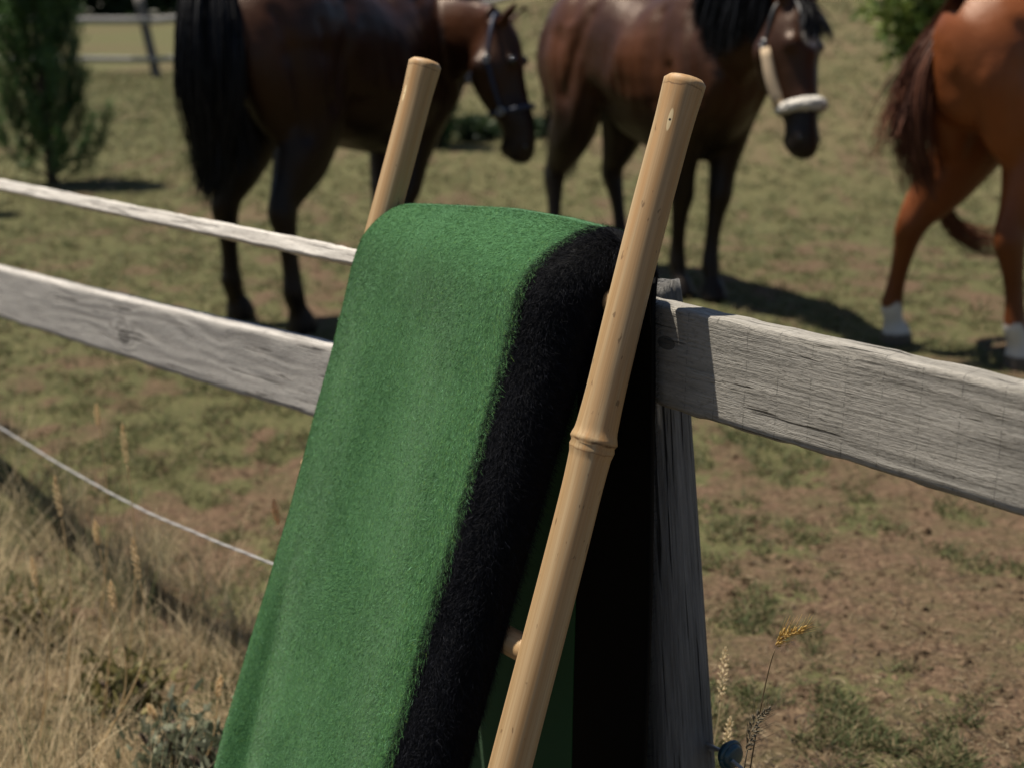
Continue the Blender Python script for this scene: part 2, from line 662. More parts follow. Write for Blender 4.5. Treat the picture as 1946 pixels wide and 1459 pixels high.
# clods and crumbs of earth
N = 26000
yy = 2.6 + (rng.random(N) ** 1.5) * 6.5
xx = (rng.random(N) - 0.5) * 0.80 * yy
kp = fbm(xx * 4, yy * 4, 3) + 0.3 * (rng.random(N) - 0.5) > 0.5
xx, yy = xx[kp], yy[kp]
N = len(xx)
r_ = 0.003 + 0.013 * rng.random(N) ** 3
octv = np.array([[1, 0, 0], [-1, 0, 0], [0, 1, 0], [0, -1, 0], [0, 0, 1], [0, 0, -1]], float)
octf = np.array([[0, 2, 4], [2, 1, 4], [1, 3, 4], [3, 0, 4], [2, 0, 5], [1, 2, 5], [3, 1, 5], [0, 3, 5]])
jit_ = 0.6 + 0.8 * rng.random((N, 6, 1))
cv = octv[None] * jit_ * r_[:, None, None] * np.array([1, 1, 0.65]) + rng.normal(size=(N, 6, 3)) * (r_ * 0.22)[:, None, None]
cv = cv + np.column_stack([xx, yy, gh(xx, yy)])[:, None, :]
cf_ = (octf[None] + (np.arange(N) * 6)[:, None, None]).reshape(-1, 3)
m_ = rng.random(N)[:, None]
cc_ = np.array([0.040, 0.027, 0.016]) * (1 - m_) + np.array([0.150, 0.105, 0.066]) * m_
tag(link("soil_clods", mesh_np("soil_clods", cv.reshape(-1, 3), (cf_, np.zeros((0, 4), int)), attr_mat("clod", 0.95, 0.05), np.repeat(cc_, 6, axis=0), smooth=False)), "small clods and crumbs of brown earth scattered over the paddock soil", "soil", kind="stuff")

# straw litter and crumbs lying on the bare soil
N = 60000
yy = 2.6 + (rng.random(N) ** 1.5) * 9.0
xx = (rng.random(N) - 0.5) * 0.80 * yy
az_ = rng.random(N) * 6.283
ln_ = 0.006 + 0.035 * rng.random(N) ** 3
dv_ = np.column_stack([np.cos(az_), np.sin(az_), 0.15 * rng.normal(size=N)])
p0_ = np.column_stack([xx, yy, gh(xx, yy) + 0.004])
PP = np.stack([p0_, p0_ + dv_ * (ln_ * 0.5)[:, None] + np.array([0, 0, 0.002]), p0_ + dv_ * ln_[:, None]], axis=1)
V_, F_ = ribbons(PP, 0.0012 + 0.0035 * rng.random(N) ** 2, np.tile(np.array([0, 0, 1.0]), (N, 1)) + 0.3 * rng.normal(size=(N, 3)))
m_ = rng.random(N)[:, None]
lc_ = np.where((rng.random(N) < 0.45)[:, None], np.array([0.25, 0.195, 0.12]) * (0.5 + 0.6 * m_), np.array([0.06, 0.042, 0.028]) * (0.5 + m_))
tag(link("straw_litter", mesh_np("straw_litter", V_, F_, grass_mat, np.repeat(lc_, 6, axis=0))), "bits of straw and crumbs littering the bare brown soil", "straw", kind="stuff")

# ------------------------------------------------------------------ fence
fence = empty("paddock_fence", fen(0, -0.06, 0))
tag(fence, "weathered grey board fence running past the green blanket", "fence")
FI = Matrix.Translation(-Vector(fence.location))
rail_mat = wood_mat("weathered_board", (0.045, 0.042, 0.034), (0.215, 0.202, 0.176), (0.42, 0.395, 0.35), relief=1.25, saw=True, knot=(1.73, -0.055, 0.010))
rail_mat2 = wood_mat("weathered_board_pale", (0.12, 0.11, 0.10), (0.33, 0.31, 0.285), (0.50, 0.475, 0.44), saw=False, relief=0.45, knot=(2.55, -0.11, 0.020))
lath_mat = wood_mat("bleached_lath", (0.20, 0.18, 0.16), (0.46, 0.43, 0.39), (0.62, 0.59, 0.54), saw=False, relief=0.5)
post_mat = wood_mat("post_wood", (0.022, 0.022, 0.021), (0.120, 0.116, 0.108), (0.27, 0.26, 0.245), grain=0.5, saw=False, relief=1.6, crk=(0.5, 150, 150), rgh=(5, 160, 160))


def board(pts, height, thick, mat, parent, roll=0.0, nst=220, seed=0, name="rail"):
    """pts: points of the upper front edge; local x along, y into the fence, z up"""
    pts = np.asarray(pts, float)
    A, B = pts[0], pts[-1]
    X = B - A
    X /= np.linalg.norm(X)
    Yv = np.cross([0, 0, 1.0], X)
    Yv /= np.linalg.norm(Yv)
    if Yv @ FN > 0:
        Yv = -Yv
    Z = np.cross(X, Yv)
    if Z[2] < 0:
        Z = -Z
    cr, sr = math.cos(roll), math.sin(roll)
    C = catmull(pts, nst)
    # rounded rectangle: y 0..thick, z -height..0
    hb, ht, r = height, thick, min(0.004, height * 0.12)
    ring = []
    nz, nyy = 16, 8
    for k in range(nz + 1):
        ring.append((0.0, -hb + r + (hb - 2 * r) * k / nz))
    for k in range(nyy + 1):
        ring.append((r + (ht - 2 * r) * k / nyy, 0.0))
    for k in range(nz + 1):
        ring.append((ht, -r - (hb - 2 * r) * k / nz))
    for k in range(nyy + 1):
        ring.append((ht - r - (ht - 2 * r) * k / nyy, -hb))
    ring = np.array(ring)
    m = len(ring)
    V = []
    L = np.array([(c - A) @ X for c in C])
    for i in range(nst):
        zz = (C[i] - A) @ Z
        q = ring.copy()
        # chipped, uneven edges
        wob = (fbm(np.full(m, L[i] * 9 + seed * 7.3), ring[:, 1] * 30 + ring[:, 0] * 20, 4) - 0.5)
        e_top = np.exp(-((ring[:, 1]) / 0.006) ** 2)
        e_bot = np.exp(-((ring[:, 1] + hb) / 0.006) ** 2)
        q[:, 1] += wob * 0.004 * (e_top + e_bot) + (vnoise(L[i] * 40 + seed, 3.1) - 0.5) * 0.0022 * e_top + (vnoise(L[i] * 33 + seed, 8.1) - 0.5) * 0.003 * e_bot
        q[:, 0] += wob * 0.0035 + (vnoise(L[i] * 2.0 + seed, 1.7) - 0.5) * 0.003
        yq = q[:, 0] * cr - q[:, 1] * sr
        zq = q[:, 0] * sr + q[:, 1] * cr
        V.append(np.column_stack([np.full(m, L[i]), yq, zq + zz]))
    V = np.vstack(V)
    F = []
    for i in range(nst - 1):
        for j in range(m):
            a_ = i * m + j
            b_ = i * m + (j + 1) % m
            F.append([a_, a_ + m, b_ + m, b_])
    F.append(list(range(m)))
    F.append([(nst - 1) * m + j for j in range(m)][::-1])
    M = Matrix(((X[0], Yv[0], Z[0], A[0]), (X[1], Yv[1], Z[1], A[1]), (X[2], Yv[2], Z[2], A[2]), (0, 0, 0, 1)))
    me_ = mesh_np(name, V, F, mat)
    return link(name, me_, parent, FI @ M)


o = board([fen(-1.75, 0, 1.080), fen(-0.6, 0, 1.081), fen(0.10, 0, 1.0835)], 0.152, 0.040, rail_mat, fence, seed=1)
o["label"] = "broad rough grey rail right of the post"
o = board([fen(0.11, -0.002, 0.897), fen(0.985, 0.0, 0.845), fen(1.74, 0.0, 0.800), fen(2.84, 0.0, 0.742), fen(4.5, 0, 0.66)][::-1], 0.158, 0.040, rail_mat2, fence, seed=2)
o["label"] = "broad sagging pale rail left of the blanket"
o = board([fen(0.11, 0.0, 1.080), fen(0.82, 0.0, 1.061), fen(2.77, 0.0, 1.021), fen(4.5, 0.0, 0.985)][::-1], 0.032, 0.036, lath_mat, fence, roll=math.radians(-24), seed=3)
o["label"] = "thin bleached top rail left of the blanket"


def post(t0, s0, ztop, r0, r1, lean, seed):
    base = fen(t0, s0, 0)
    V = []
    n, st = 64, 90
    for i in range(st):
        u = i / (st - 1)
        z = -0.35 + u * (ztop + 0.35)
        r = r1 + (r0 - r1) * (z / ztop)
        cx = 0.0
        for j in range(n):
            a_ = 2 * math.pi * j / n
            rr = r * (1 + 0.10 * (float(vnoise(math.cos(a_) * 1.5 + seed * 3 + 5, math.sin(a_) * 1.5 + z * 0.8)) - 0.5)
                      + 0.13 * (float(vnoise(j * 0.55 + seed, z * 1.1 + seed)) - 0.5) * (0.5 if j % 2 else 1.0))
            ch = 0.012 * max(0.0, 1 - (ztop - z) / 0.02)
            zz = z
            if i == st - 1:
                zz = z + 0.01 * (float(vnoise(math.cos(a_) * 2, math.sin(a_) * 2)) - 0.5)
            V.append((zz, (rr - ch * 0.2) * math.cos(a_) + cx, (rr - ch * 0.2) * math.sin(a_)))
    F = []
    for i in range(st - 1):
        for j in range(n):
            a_ = i * n + j
            b_ = i * n + (j + 1) % n
            F.append([a_, b_, b_ + n, a_ + n])
    V.append((ztop - 0.004, 0.0, 0.0))
    k = st * n
    for j in range(n):
        F.append([k, (st - 1) * n + j, (st - 1) * n + (j + 1) % n])
    # local x = up so that the wood grain runs up the post; local y = to the right along the fence
    base = base - FD * lean * ztop
    up = np.array([FD[0] * lean, FD[1] * lean, 1.0])
    up /= np.linalg.norm(up)
    rt = np.cross(FN, up)
    M = Matrix(((up[0], -rt[0], FN[0], base[0]), (up[1], -rt[1], FN[1], base[1]), (up[2], -rt[2], FN[2], base[2]), (0, 0, 0, 1)))
    if np.dot(-rt, -FD) < 0:
        M = Matrix(((up[0], rt[0], FN[0], base[0]), (up[1], rt[1], FN[1], base[1]), (up[2], rt[2], FN[2], base[2]), (0, 0, 0, 1)))
    me_ = mesh_np("post", np.array(V), F, post_mat)
    return link("post", me_, fence, FI @ M)


post(0.118, -0.102, 1.094, 0.046, 0.066, 0.118, 1)
post(-2.02, -0.106, 1.15, 0.060, 0.07, 0.02, 2)
post(4.3, -0.106, 1.10, 0.060, 0.07, 0.0, 3)

# ------------------------------------------------------------------ ladder
KL = math.tan(math.radians(18.75))
S_TOP = -0.028
Z_TOP = 1.407


def lad_s(z):
    return S_TOP + (Z_TOP - z) * KL


ladder = empty("bamboo_ladder", fen(0.31, lad_s(0), 0))
tag(ladder, "tan bamboo ladder leaning on the grey fence under the green blanket", "ladder")
LI = Matrix.Translation(-Vector(ladder.location))
T_R = float((at(1310, 150, 2.05) - P0) @ FD)
T_L = 0.628


def pole(tt, ztop, rtop, rmid, rbot, nodes, spots, seed, label):
    top = fen(tt, lad_s(ztop), ztop)
    bot = fen(tt, lad_s(0.03), 0.03)
    axis_ = top - bot
    L = np.linalg.norm(axis_)
    Z = axis_ / L
    X = -FD
    Yv = np.cross(Z, X)
    st, n = 260, 48
    V = []
    for i in range(st):
        z = L * i / (st - 1)
        dtop = L - z
        u = z / L
        r = rbot + (rmid - rbot) * min(1.0, u / 0.8)
        if u > 0.8:
            r = rmid
        r += (rtop - rmid) * math.exp(-(dtop / 0.045) ** 2)            # flare at the sawn top
        if dtop < 0.006:
            q = 1 - dtop / 0.006
            r -= 0.006 * (1 - math.sqrt(max(0.0, 1 - q * q)))          # rounded rim
        for nz in nodes:
            d_ = z - nz
            r += 0.0042 * math.exp(-(d_ / 0.010) ** 2) + 0.0020 * math.exp(-(d_ / 0.045) ** 2)
            r -= 0.0028 * math.exp(-((d_ + 0.0045) / 0.0028) ** 2)
            r += 0.0012 * math.exp(-((d_ + 0.013) / 0.005) ** 2)
        bx = 0.004 * math.sin(z * 3.1 + seed) + 0.002 * math.sin(z * 7.7 + seed * 2)
        by = 0.003 * math.sin(z * 2.3 + seed * 1.7)
        for j in range(n):
            a_ = 2 * math.pi * j / n
            rr = r * (1 + 0.012 * math.sin(2 * a_ + seed) + 0.006 * math.sin(5 * a_ + z * 2))
            V.append((rr * math.cos(a_) + bx, rr * math.sin(a_) + by, z))
    F = []
    for i in range(st - 1):
        for j in range(n):
            a_ = i * n + j
            b_ = i * n + (j + 1) % n
            F.append([a_, b_, b_ + n, a_ + n])
    # closed top: slightly domed and scooped, closed bottom
    k0 = len(V)
    bxt, byt = V[-n][0] - rr * 0, 0
    cx = np.mean([p[0] for p in V[-n:]])
    cy = np.mean([p[1] for p in V[-n:]])
    prev = (st - 1) * n
    for q, dz in ((0.86, 0.0008), (0.55, -0.001), (0.2, -0.002)):
        cur = len(V)
        for j in range(n):
            p = V[(st - 1) * n + j]
            V.append((cx + (p[0] - cx) * q, cy + (p[1] - cy) * q, L + dz))
        for j in range(n):
            F.append([prev + j, prev + (j + 1) % n, cur + (j + 1) % n, cur + j])
        prev = cur
    V.append((cx, cy, L - 0.002))
    for j in range(n):
        F.append([prev + j, prev + (j + 1) % n, len(V) - 1])
    F.append(list(range(n))[::-1])
    M = Matrix(((X[0], Yv[0], Z[0], bot[0]), (X[1], Yv[1], Z[1], bot[1]), (X[2], Yv[2], Z[2], bot[2]), (0, 0, 0, 1)))
    mi = M.inverted()
    loc_spots = []
    for (dz, side) in spots:
        # a plugged peg hole on the side that faces the path: angle from local x
        rr_ = rmid + (rtop - rmid) * 0.1
        loc_spots.append((rr_ * math.cos(side), rr_ * math.sin(side), L - dz))
    mat = bamboo_mat("bamboo", loc_spots, nodes, L)
    me_ = mesh_np("pole", np.array(V), F, mat)
    o_ = link("pole", me_, ladder, LI @ M)
    o_["label"] = label
    return L


# local y points: cross(Z, -FD)
pr = pole(T_R, Z_TOP, 0.0302, 0.0278, 0.0325, [0.20, 0.925], [(0.066, math.radians(-69))], 0.7, "nearer pole with a dark node ring")
pl = pole(T_L, 1.415, 0.0295, 0.0270, 0.029, [0.72], [(0.066, math.radians(-85))], 2.1, "farther pole half hidden by the blanket")
rung_mat = bamboo_mat("bamboo_rung", [], [])
for z in (1.095, 0.603, 0.113):
    s = lad_s(z)
    A = fen(T_R + 0.012, s, z)
    B = fen(T_L - 0.012, s, z)
    L = np.linalg.norm(B - A)
    V, F = loft([(0, 0, 0, 0.0205, 0.0205), (0, 0, L * 0.5, 0.021, 0.021), (0, 0, L, 0.0205, 0.0205)], n=28, res=40)
    Zd = (B - A) / L
    Xd = np.array([0, 0, 1.0])
    Yd = np.cross(Zd, Xd)
    M = Matrix(((Xd[0], Yd[0], Zd[0], A[0]), (Xd[1], Yd[1], Zd[1], A[1]), (Xd[2], Yd[2], Zd[2], A[2]), (0, 0, 0, 1)))
    link("rung", mesh_np("rung", V, F, rung_mat), ladder, LI @ M)

# ------------------------------------------------------------------ blanket
blanket = empty("wool_blanket", fen(0.31, 0.3, 0.15))
tag(blanket, "fuzzy green wool blanket with a black border draped over the ladder", "blanket")
BI = -np.array(blanket.location)
FOFF = 0.046


def front_s(z):
    return lad_s(z) + FOFF


prof = [(0.034, 0.03), (0.022, 0.60), (0.022, 0.92), (0.021, 1.05), (0.012, 1.105), (-0.010, 1.150), (0.010, 1.182),
        (0.045, 1.190), (0.082, 1.176), (0.112, 1.140), (front_s(1.08) + 0.004, 1.08), (front_s(1.0), 1.0), (front_s(0.85), 0.85),
        (front_s(0.65), 0.65), (front_s(0.45), 0.45), (front_s(0.25), 0.25), (front_s(0.08), 0.08)]
PR = catmull(prof, 900)
seg = np.concatenate([[0], np.cumsum(np.linalg.norm(np.diff(PR, axis=0), axis=1))])
PLEN = seg[-1]


def prof_at(v):
    l = np.asarray(v) * PLEN
    return np.interp(l, seg, PR[:, 0]), np.interp(l, seg, PR[:, 1])


key = np.array([0, 3, 4, 5, 6, 7, 8, 9, 10, 11, 13, 16]) / 16.0
kl = np.interp(key * 899, np.arange(900), seg) / PLEN
t_right = np.array([-0.036, -0.023, -0.020, -0.012, 0.000, 0.011, 0.011, 0.010, 0.013, 0.016, 0.032, 0.040])
t_left = np.array([0.585, 0.585, 0.585, 0.585, 0.588, 0.592, 0.600, 0.612, 0.616, 0.618, 0.628, 0.668])
t_bord = np.array([0.136, 0.144, 0.135, 0.110, 0.085, 0.078, 0.086, 0.095, 0.098, 0.102, 0.112, 0.132])


def bl_point(tt, v):
    s, z = prof_at(v)
    front = sstep(kl[6], kl[9], v)
    top = np.exp(-((v - kl[6]) / 0.06) ** 2)
    # ridge rises a little in the middle, droops at the left
    dz = np.interp(tt, [0.0, 0.06, 0.16, 0.29, 0.43, 0.56, 0.63, 0.68], [-0.012, 0.0, 0.007, 0.007, -0.004, -0.016, -0.024, -0.030])
    z = z + dz * top
    w = 0.006 * np.sin(tt * 21 + v * 5 + 0.6) * front + 0.012 * (fbm(tt * 5 + 3, v * 7, 3) - 0.5) * (0.35 + 0.65 * front)
    w = w + 0.006 * np.sin(tt * 38 + 9 * v) * sstep(kl[10], 1.0, v) - 0.010 * np.exp(-((tt - 0.56 - 0.03 * np.sin(v * 9)) / 0.022) ** 2) * sstep(kl[10], kl[10] + 0.12, v)
    # wraps round the far pole at its left edge
    over = np.clip(tt - T_L, 0, 0.045)
    wrap = -(0.052 - np.sqrt(np.maximum(0.052 ** 2 - over ** 2 * 0.95, 0)))
    w = np.where(over > 0, w * (1 - over / 0.06), w)
    nrm_s, nrm_z = 0.947, 0.32
    te = np.interp(v, kl, t_right)
    tb = np.interp(v, kl, t_bord)
    x_ = np.clip((tb - tt) / (tb - te + 1e-6), 0, 1)
    off = np.where(tt < tb, 0.024 + 0.074 * np.maximum(1 - x_ ** 3.2, 0) ** 0.55, np.maximum(0.098 - (tt - tb) * 0.095, 0.052))
    fr2 = sstep(kl[5], kl[8], v)
    amt = (w * (1 - x_) + wrap) * front + (off - FOFF) * fr2
    # the open right end closes in on the rung
    ce = np.clip((te + 0.06 - tt) / 0.06, 0, 1) ** 3 * np.exp(-((v - kl[6]) / (0.9 * (kl[9] - kl[6]))) ** 2) * (1 - 0.55 * front)
    s = s + (0.055 - s) * 0.60 * ce
    z = z + (1.120 - z) * 0.55 * ce
    s2 = s + amt * nrm_s
    z2 = z + amt * nrm_z
    s2 = s2 + (fbm(tt * 4 + 20, v * 6, 2) - 0.5) * 0.006 * (1 - front)
    return (P0[None, :] + FD[None, :] * tt[:, None] + FN[None, :] * s2[:, None] + np.column_stack([0 * z2, 0 * z2, z2]))


def sheet(t0f, t1f, nu, nv):
    v = np.linspace(0, 1, nv)
    u = np.linspace(0, 1, nu)
    VV, UU = np.meshgrid(v, u, indexing='ij')
    t0 = np.interp(VV.ravel(), kl, t0f)
    t1 = np.interp(VV.ravel(), kl, t1f)
    tt = t0 + (t1 - t0) * UU.ravel()
    return bl_point(tt, VV.ravel()), VV.ravel(), UU.ravel()


def wool(name, t0f, t1f, nu, nv, nfib, colf, parent, base_c, edges, fl=1.0, label=None):
    P, _, _ = sheet(t0f, t1f, nu, nv)
    ii_, jj_ = np.meshgrid(np.arange(nv - 1), np.arange(nu - 1), indexing='ij')
    a_ = (ii_ * nu + jj_).ravel()
    quad = np.column_stack([a_, a_ + 1, a_ + nu + 1, a_ + nu])
    # normals pointing outwards
    G = P.reshape(nv, nu, 3)
    dv = np.gradient(G, axis=0)
    du = np.gradient(G, axis=1)
    Nn = np.cross(dv, du)
    Nn /= np.linalg.norm(Nn, axis=2)[:, :, None] + 1e-12
    if (Nn[int(nv * 0.8), nu // 2] @ FN) < 0:
        Nn = -Nn
    inner = (G - Nn * 0.007).reshape(-1, 3)
    k = nv * nu
    V = np.vstack([P, inner])
    back = quad[:, ::-1] + k
    rim = []
    for j in range(nu - 1):
        rim.append((j, j + 1, j + 1 + k, j + k))
        b_ = (nv - 1) * nu + j
        rim.append((b_, b_ + 1, b_ + 1 + k, b_ + k))
    for i in range(nv - 1):
        rim.append((i * nu, (i + 1) * nu, (i + 1) * nu + k, i * nu + k))
        b_ = i * nu + nu - 1
        rim.append((b_, b_ + nu, b_ + nu + k, b_ + k))
    quad = np.vstack([quad, back, np.array(rim)])
    # fibres
    vv = rng.random(nfib)
    isf = rng.random(nfib) < 0.80
    vv = np.where(isf, kl[5] + vv * (0.985 - kl[5]), vv)
    uu = rng.random(nfib)
    if nu > 60:
        uu = np.where(~isf & (vv < kl[4]), uu ** 2.5, uu)
    if nu <= 60:
        uu = np.where(rng.random(nfib) < 0.5, uu ** 1.8, uu)
        uu = np.where(~isf & (vv < kl[4]) & (rng.random(nfib) < 0.6), 1 - uu ** 2, uu)
    # extra along the border line
    fi = np.clip(vv * (nv - 1), 0, nv - 1.001)
    fj = np.clip(uu * (nu - 1), 0, nu - 1.001)
    i0 = fi.astype(int)
    j0 = fj.astype(int)
    wi = (fi - i0)[:, None]
    wj = (fj - j0)[:, None]

    def samp(Q):
        return (Q[i0, j0] * (1 - wi) * (1 - wj) + Q[i0 + 1, j0] * wi * (1 - wj) + Q[i0, j0 + 1] * (1 - wi) * wj + Q[i0 + 1, j0 + 1] * wi * wj)
    R_ = samp(G)
    nn = samp(Nn)
    tv = samp(dv)
    tv /= np.linalg.norm(tv, axis=1)[:, None] + 1e-12
    tu = samp(du)
    tu /= np.linalg.norm(tu, axis=1)[:, None] + 1e-12
    lenf = fl * (0.0022 + 0.0048 * rng.random(nfib) ** 1.6)
    for eu, sg in edges:
        lenf = lenf * (1 + 1.3 * np.exp(-np.abs(uu - eu) / (0.06 if nu > 60 else 0.3)))
    # nap direction drifts over the cloth
    ph = (fbm(uu * 6 * (1 if nu > 60 else 0.3) + 4, vv * 14, 3) - 0.5) * 5.0
    ang = ph * 0.7 + rng.normal(size=nfib) * 0.55
    lay = tv * np.cos(ang)[:, None] + tu * np.sin(ang)[:, None]
    # at a border fibres brush across it
    for eu, sg in edges:
        w_ = np.exp(-np.abs(uu - eu) / (0.05 if nu > 60 else 0.16))[:, None]
        lay = lay + tu * sg * w_ * 1.0
    lay /= np.linalg.norm(lay, axis=1)[:, None] + 1e-12
    up = (0.25 + 0.55 * rng.random(nfib))[:, None]
    jit = rng.normal(size=(nfib, 3)) * 0.22
    # stray roots across the border so that the two wools mingle
    for eu, sg in edges:
        near = np.exp(-np.abs(uu - eu) / (0.03 if nu > 60 else 0.15)) * (1.0 if (nu > 60 or eu > 0.5) else 0.25)
        R_ = R_ + tu * (sg * near * np.abs(rng.normal(size=nfib)) * 0.007)[:, None]
    p0_ = R_ - nn * 0.0006
    p1_ = p0_ + (lay * 0.55 + nn * up * 0.75 + jit * 0.4) * (lenf * 0.55)[:, None]
    p2_ = p1_ + (lay * 1.0 + nn * up * 0.15 + jit) * (lenf * 0.55)[:, None]
    Pf = np.stack([p0_, p1_, p2_], axis=1)
    fv, (ft, fq) = ribbons(Pf, np.full(nfib, 0.00036) * (0.7 + 0.6 * rng.random(nfib)))
    nb = len(V)
    fc = np.repeat(colf(nfib, uu, vv), 6, axis=0)
    cols = np.vstack([np.tile(np.array(base_c), (nb, 1)), fc])
    Vall = np.vstack([V, fv]) + BI
    me_ = mesh_np(name, Vall, (np.zeros((0, 3), int), np.vstack([quad, fq + nb])), wool_mat if 'green' in name else wool_black, cols)
    o_ = link(name, me_, parent)
    if label:
        o_["label"] = label
    return o_


wool_mat = attr_mat("wool", 0.85, 0.15, sheen=0.15)
wool_black = attr_mat("wool_black", 0.7, 0.12)


def green_cols(n, uu, vv):
    m = rng.random(n)[:, None]
    c_ = np.array([0.030, 0.106, 0.029]) * (1 - m) + np.array([0.084, 0.216, 0.068]) * m
    k = rng.random(n)
    c_ = np.where((k < 0.04)[:, None], np.array([0.17, 0.36, 0.20]), c_)
    c_ = np.where(((k > 0.04) & (k < 0.09))[:, None], np.array([0.10, 0.19, 0.03]), c_)
    c_ = np.where(((k > 0.09) & (k < 0.15))[:, None], np.array([0.012, 0.07, 0.03]), c_)
    return c_ * (0.86 + 0.28 * fbm(uu * 9, vv * 22, 3))[:, None]


def black_cols(n, uu, vv):
    m = rng.random(n)[:, None]
    c_ = np.array([0.0008, 0.0010, 0.0016]) * (1 - m) + np.array([0.0036, 0.0046, 0.0092]) * m
    k = rng.random(n)
    return np.where((k < 0.03)[:, None], np.array([0.030, 0.032, 0.042]), c_)


wool("green_field", t_bord, t_left, 150, 420, 640000, green_cols, blanket, (0.034, 0.112, 0.037), [(0.0, -0.8)], 1.0)
wool("black_border", t_right, t_bord, 56, 420, 220000, black_cols, blanket, (0.0008, 0.0009, 0.0012), [(1.0, 0.8), (0.0, -0.8)], 1.0)

# ------------------------------------------------------------------ electric rope and its insulator
rope_mat = plain("braided_rope", (0.27, 0.265, 0.26), 0.8, nscale=300, var=0.3)
IC = at(1388, 1434, 2.06)
rp = [fen(4.6, 0.02, 0.215), fen(3.7, 0.02, 0.22), fen(2.968, 0.02, 0.227), fen(2.45, 0.02, 0.229), fen(1.935, 0.02, 0.244), fen(1.55, 0.02, 0.275),
      fen(1.205, 0.02, 0.310), fen(0.75, -0.02, 0.335), fen(0.40, -0.12, 0.36), at(1290, 1415, 2.16), at(1330, 1425, 2.12),
      IC + FD * 0.02, IC + FN * 0.01 - FD * 0.03 + np.array([0, 0, -0.004]), IC - FD * 0.16 + np.array([0, 0, -0.03]), IC - FD * 0.8 + np.array([0, 0, -0.05]), IC - FD * 1.7 + np.array([0, 0, -0.05])]
C_ = catmull(rp, 400)
C_[:, 2] += 0.0022 * (fbm(np.linspace(0, 60, 400), np.zeros(400), 3) - 0.5)
strands = []
for k in range(3):
    a_ = np.linspace(0, 160, 400) + k * 2.094
    off = np.column_stack([0.0014 * np.cos(a_) * FN[0], 0.0014 * np.cos(a_) * FN[1], 0.0014 * np.sin(a_)])
    strands.append(loft(np.column_stack([C_ + off, np.full(400, 0.0018), np.full(400, 0.0018)]), ref=(0, 0, 1), n=6, res=400))
V, F = join(strands)
o = link("electric_rope", mesh_np("electric_rope", V, F, rope_mat))
tag(o, "thin white electric fence rope sagging left of the blanket", "rope")
ins_mat = plain("teal_plastic", (0.012, 0.045, 0.060), 0.3, nscale=60, var=0.2, spec=0.5)
ic = IC
ins = empty("rope_insulator", ic)
tag(ins, "dark teal plastic insulator on the post, holding the white rope", "insulator")
ring_ = [np.array([0, 0, 0]) + FN * 0.021 * math.cos(q) + np.array([0, 0, 0.021 * math.sin(q)]) for q in np.linspace(0, 2 * math.pi, 25)]
V, F = join([loft([(*(FD * 0.013), 0.012, 0.012), (*(FD * 0.010), 0.019, 0.019), (*(FD * 0.0), 0.0215, 0.0215), (*(FD * -0.010), 0.019, 0.019), (*(FD * -0.013), 0.012, 0.012)], ref=(0, 0, 1), n=24, res=21),
             loft(np.column_stack([np.array(ring_), np.full(25, 0.0045), np.full(25, 0.0045)]), ref=tuple(FD), n=10, res=60)])
link("insulator_body", mesh_np("insulator_body", V, F, ins_mat), ins)
V, F = tube([FD * 0.01, FD * 0.05 + FN * 0.005, FD * 0.10 + FN * 0.01], 0.0035)
link("screw", mesh_np("screw", V, F, plain("zinc", (0.4, 0.4, 0.4), 0.4, 1.0)), ins)

# ------------------------------------------------------------------ horses
hair_mats = {}
coat_t = NT("horse_coat")
cc = coat_t.attr()
cn = coat_t.noise(coat_t.coord(), 9.0, 4, 0.6)
cf = coat_t.noise(coat_t.mapping(coat_t.coord(), (160, 160, 50)), 1.0, 3, 0.6)
coat_t.base(coat_t.mix(0.5, cc, coat_t.mix(cn, (0.25, 0.25, 0.25), (1, 1, 1)), 'MULTIPLY'))
coat_t.set(Roughness=coat_t.math('ADD', 0.30, coat_t.math('MULTIPLY', cn, 0.22)))
coat_t.b.inputs['Specular Tint'].default_value = (1.0, 0.80, 0.66, 1.0)
coat_t.b.inputs['Specular IOR Level'].default_value = 0.30
coat_t.l(coat_t.bump(coat_t.math('ADD', cf, coat_t.math('MULTIPLY', cn, 2.0)), 0.25, 0.01), coat_t.b.inputs['Normal'])
COAT = coat_t.m
HAIR = attr_mat("horse_hair", 0.5, 0.18)
EYE = plain("eye_gloss", (0.008, 0.006, 0.005), 0.12, nscale=20, spec=0.6)
NAVY = plain("navy_webbing", (0.015, 0.022, 0.045), 0.6, nscale=200)
BLACKW = plain("black_leather", (0.012, 0.011, 0.011), 0.5, nscale=200)
STEEL = plain("steel_ring", (0.32, 0.32, 0.31), 0.3, 1.0)
FLEECE = plain("white_fleece", (0.52, 0.49, 0.44), 0.95, nscale=220, var=0.35)
TANFL = plain("tan_fleece", (0.42, 0.32, 0.21), 0.95, nscale=220, var=0.35)


def local(rootp, phi, p):
    d = np.asarray(p, float) - np.array([rootp[0], rootp[1], 0])
    c_, s_ = math.cos(phi), math.sin(phi)
    return np.array([c_ * d[0] + s_ * d[1], -s_ * d[0] + c_ * d[1], d[2]])


def localdir(phi, p):
    c_, s_ = math.cos(phi), math.sin(phi)
    return np.array([c_ * p[0] + s_ * p[1], -s_ * p[0] + c_ * p[1], p[2]])


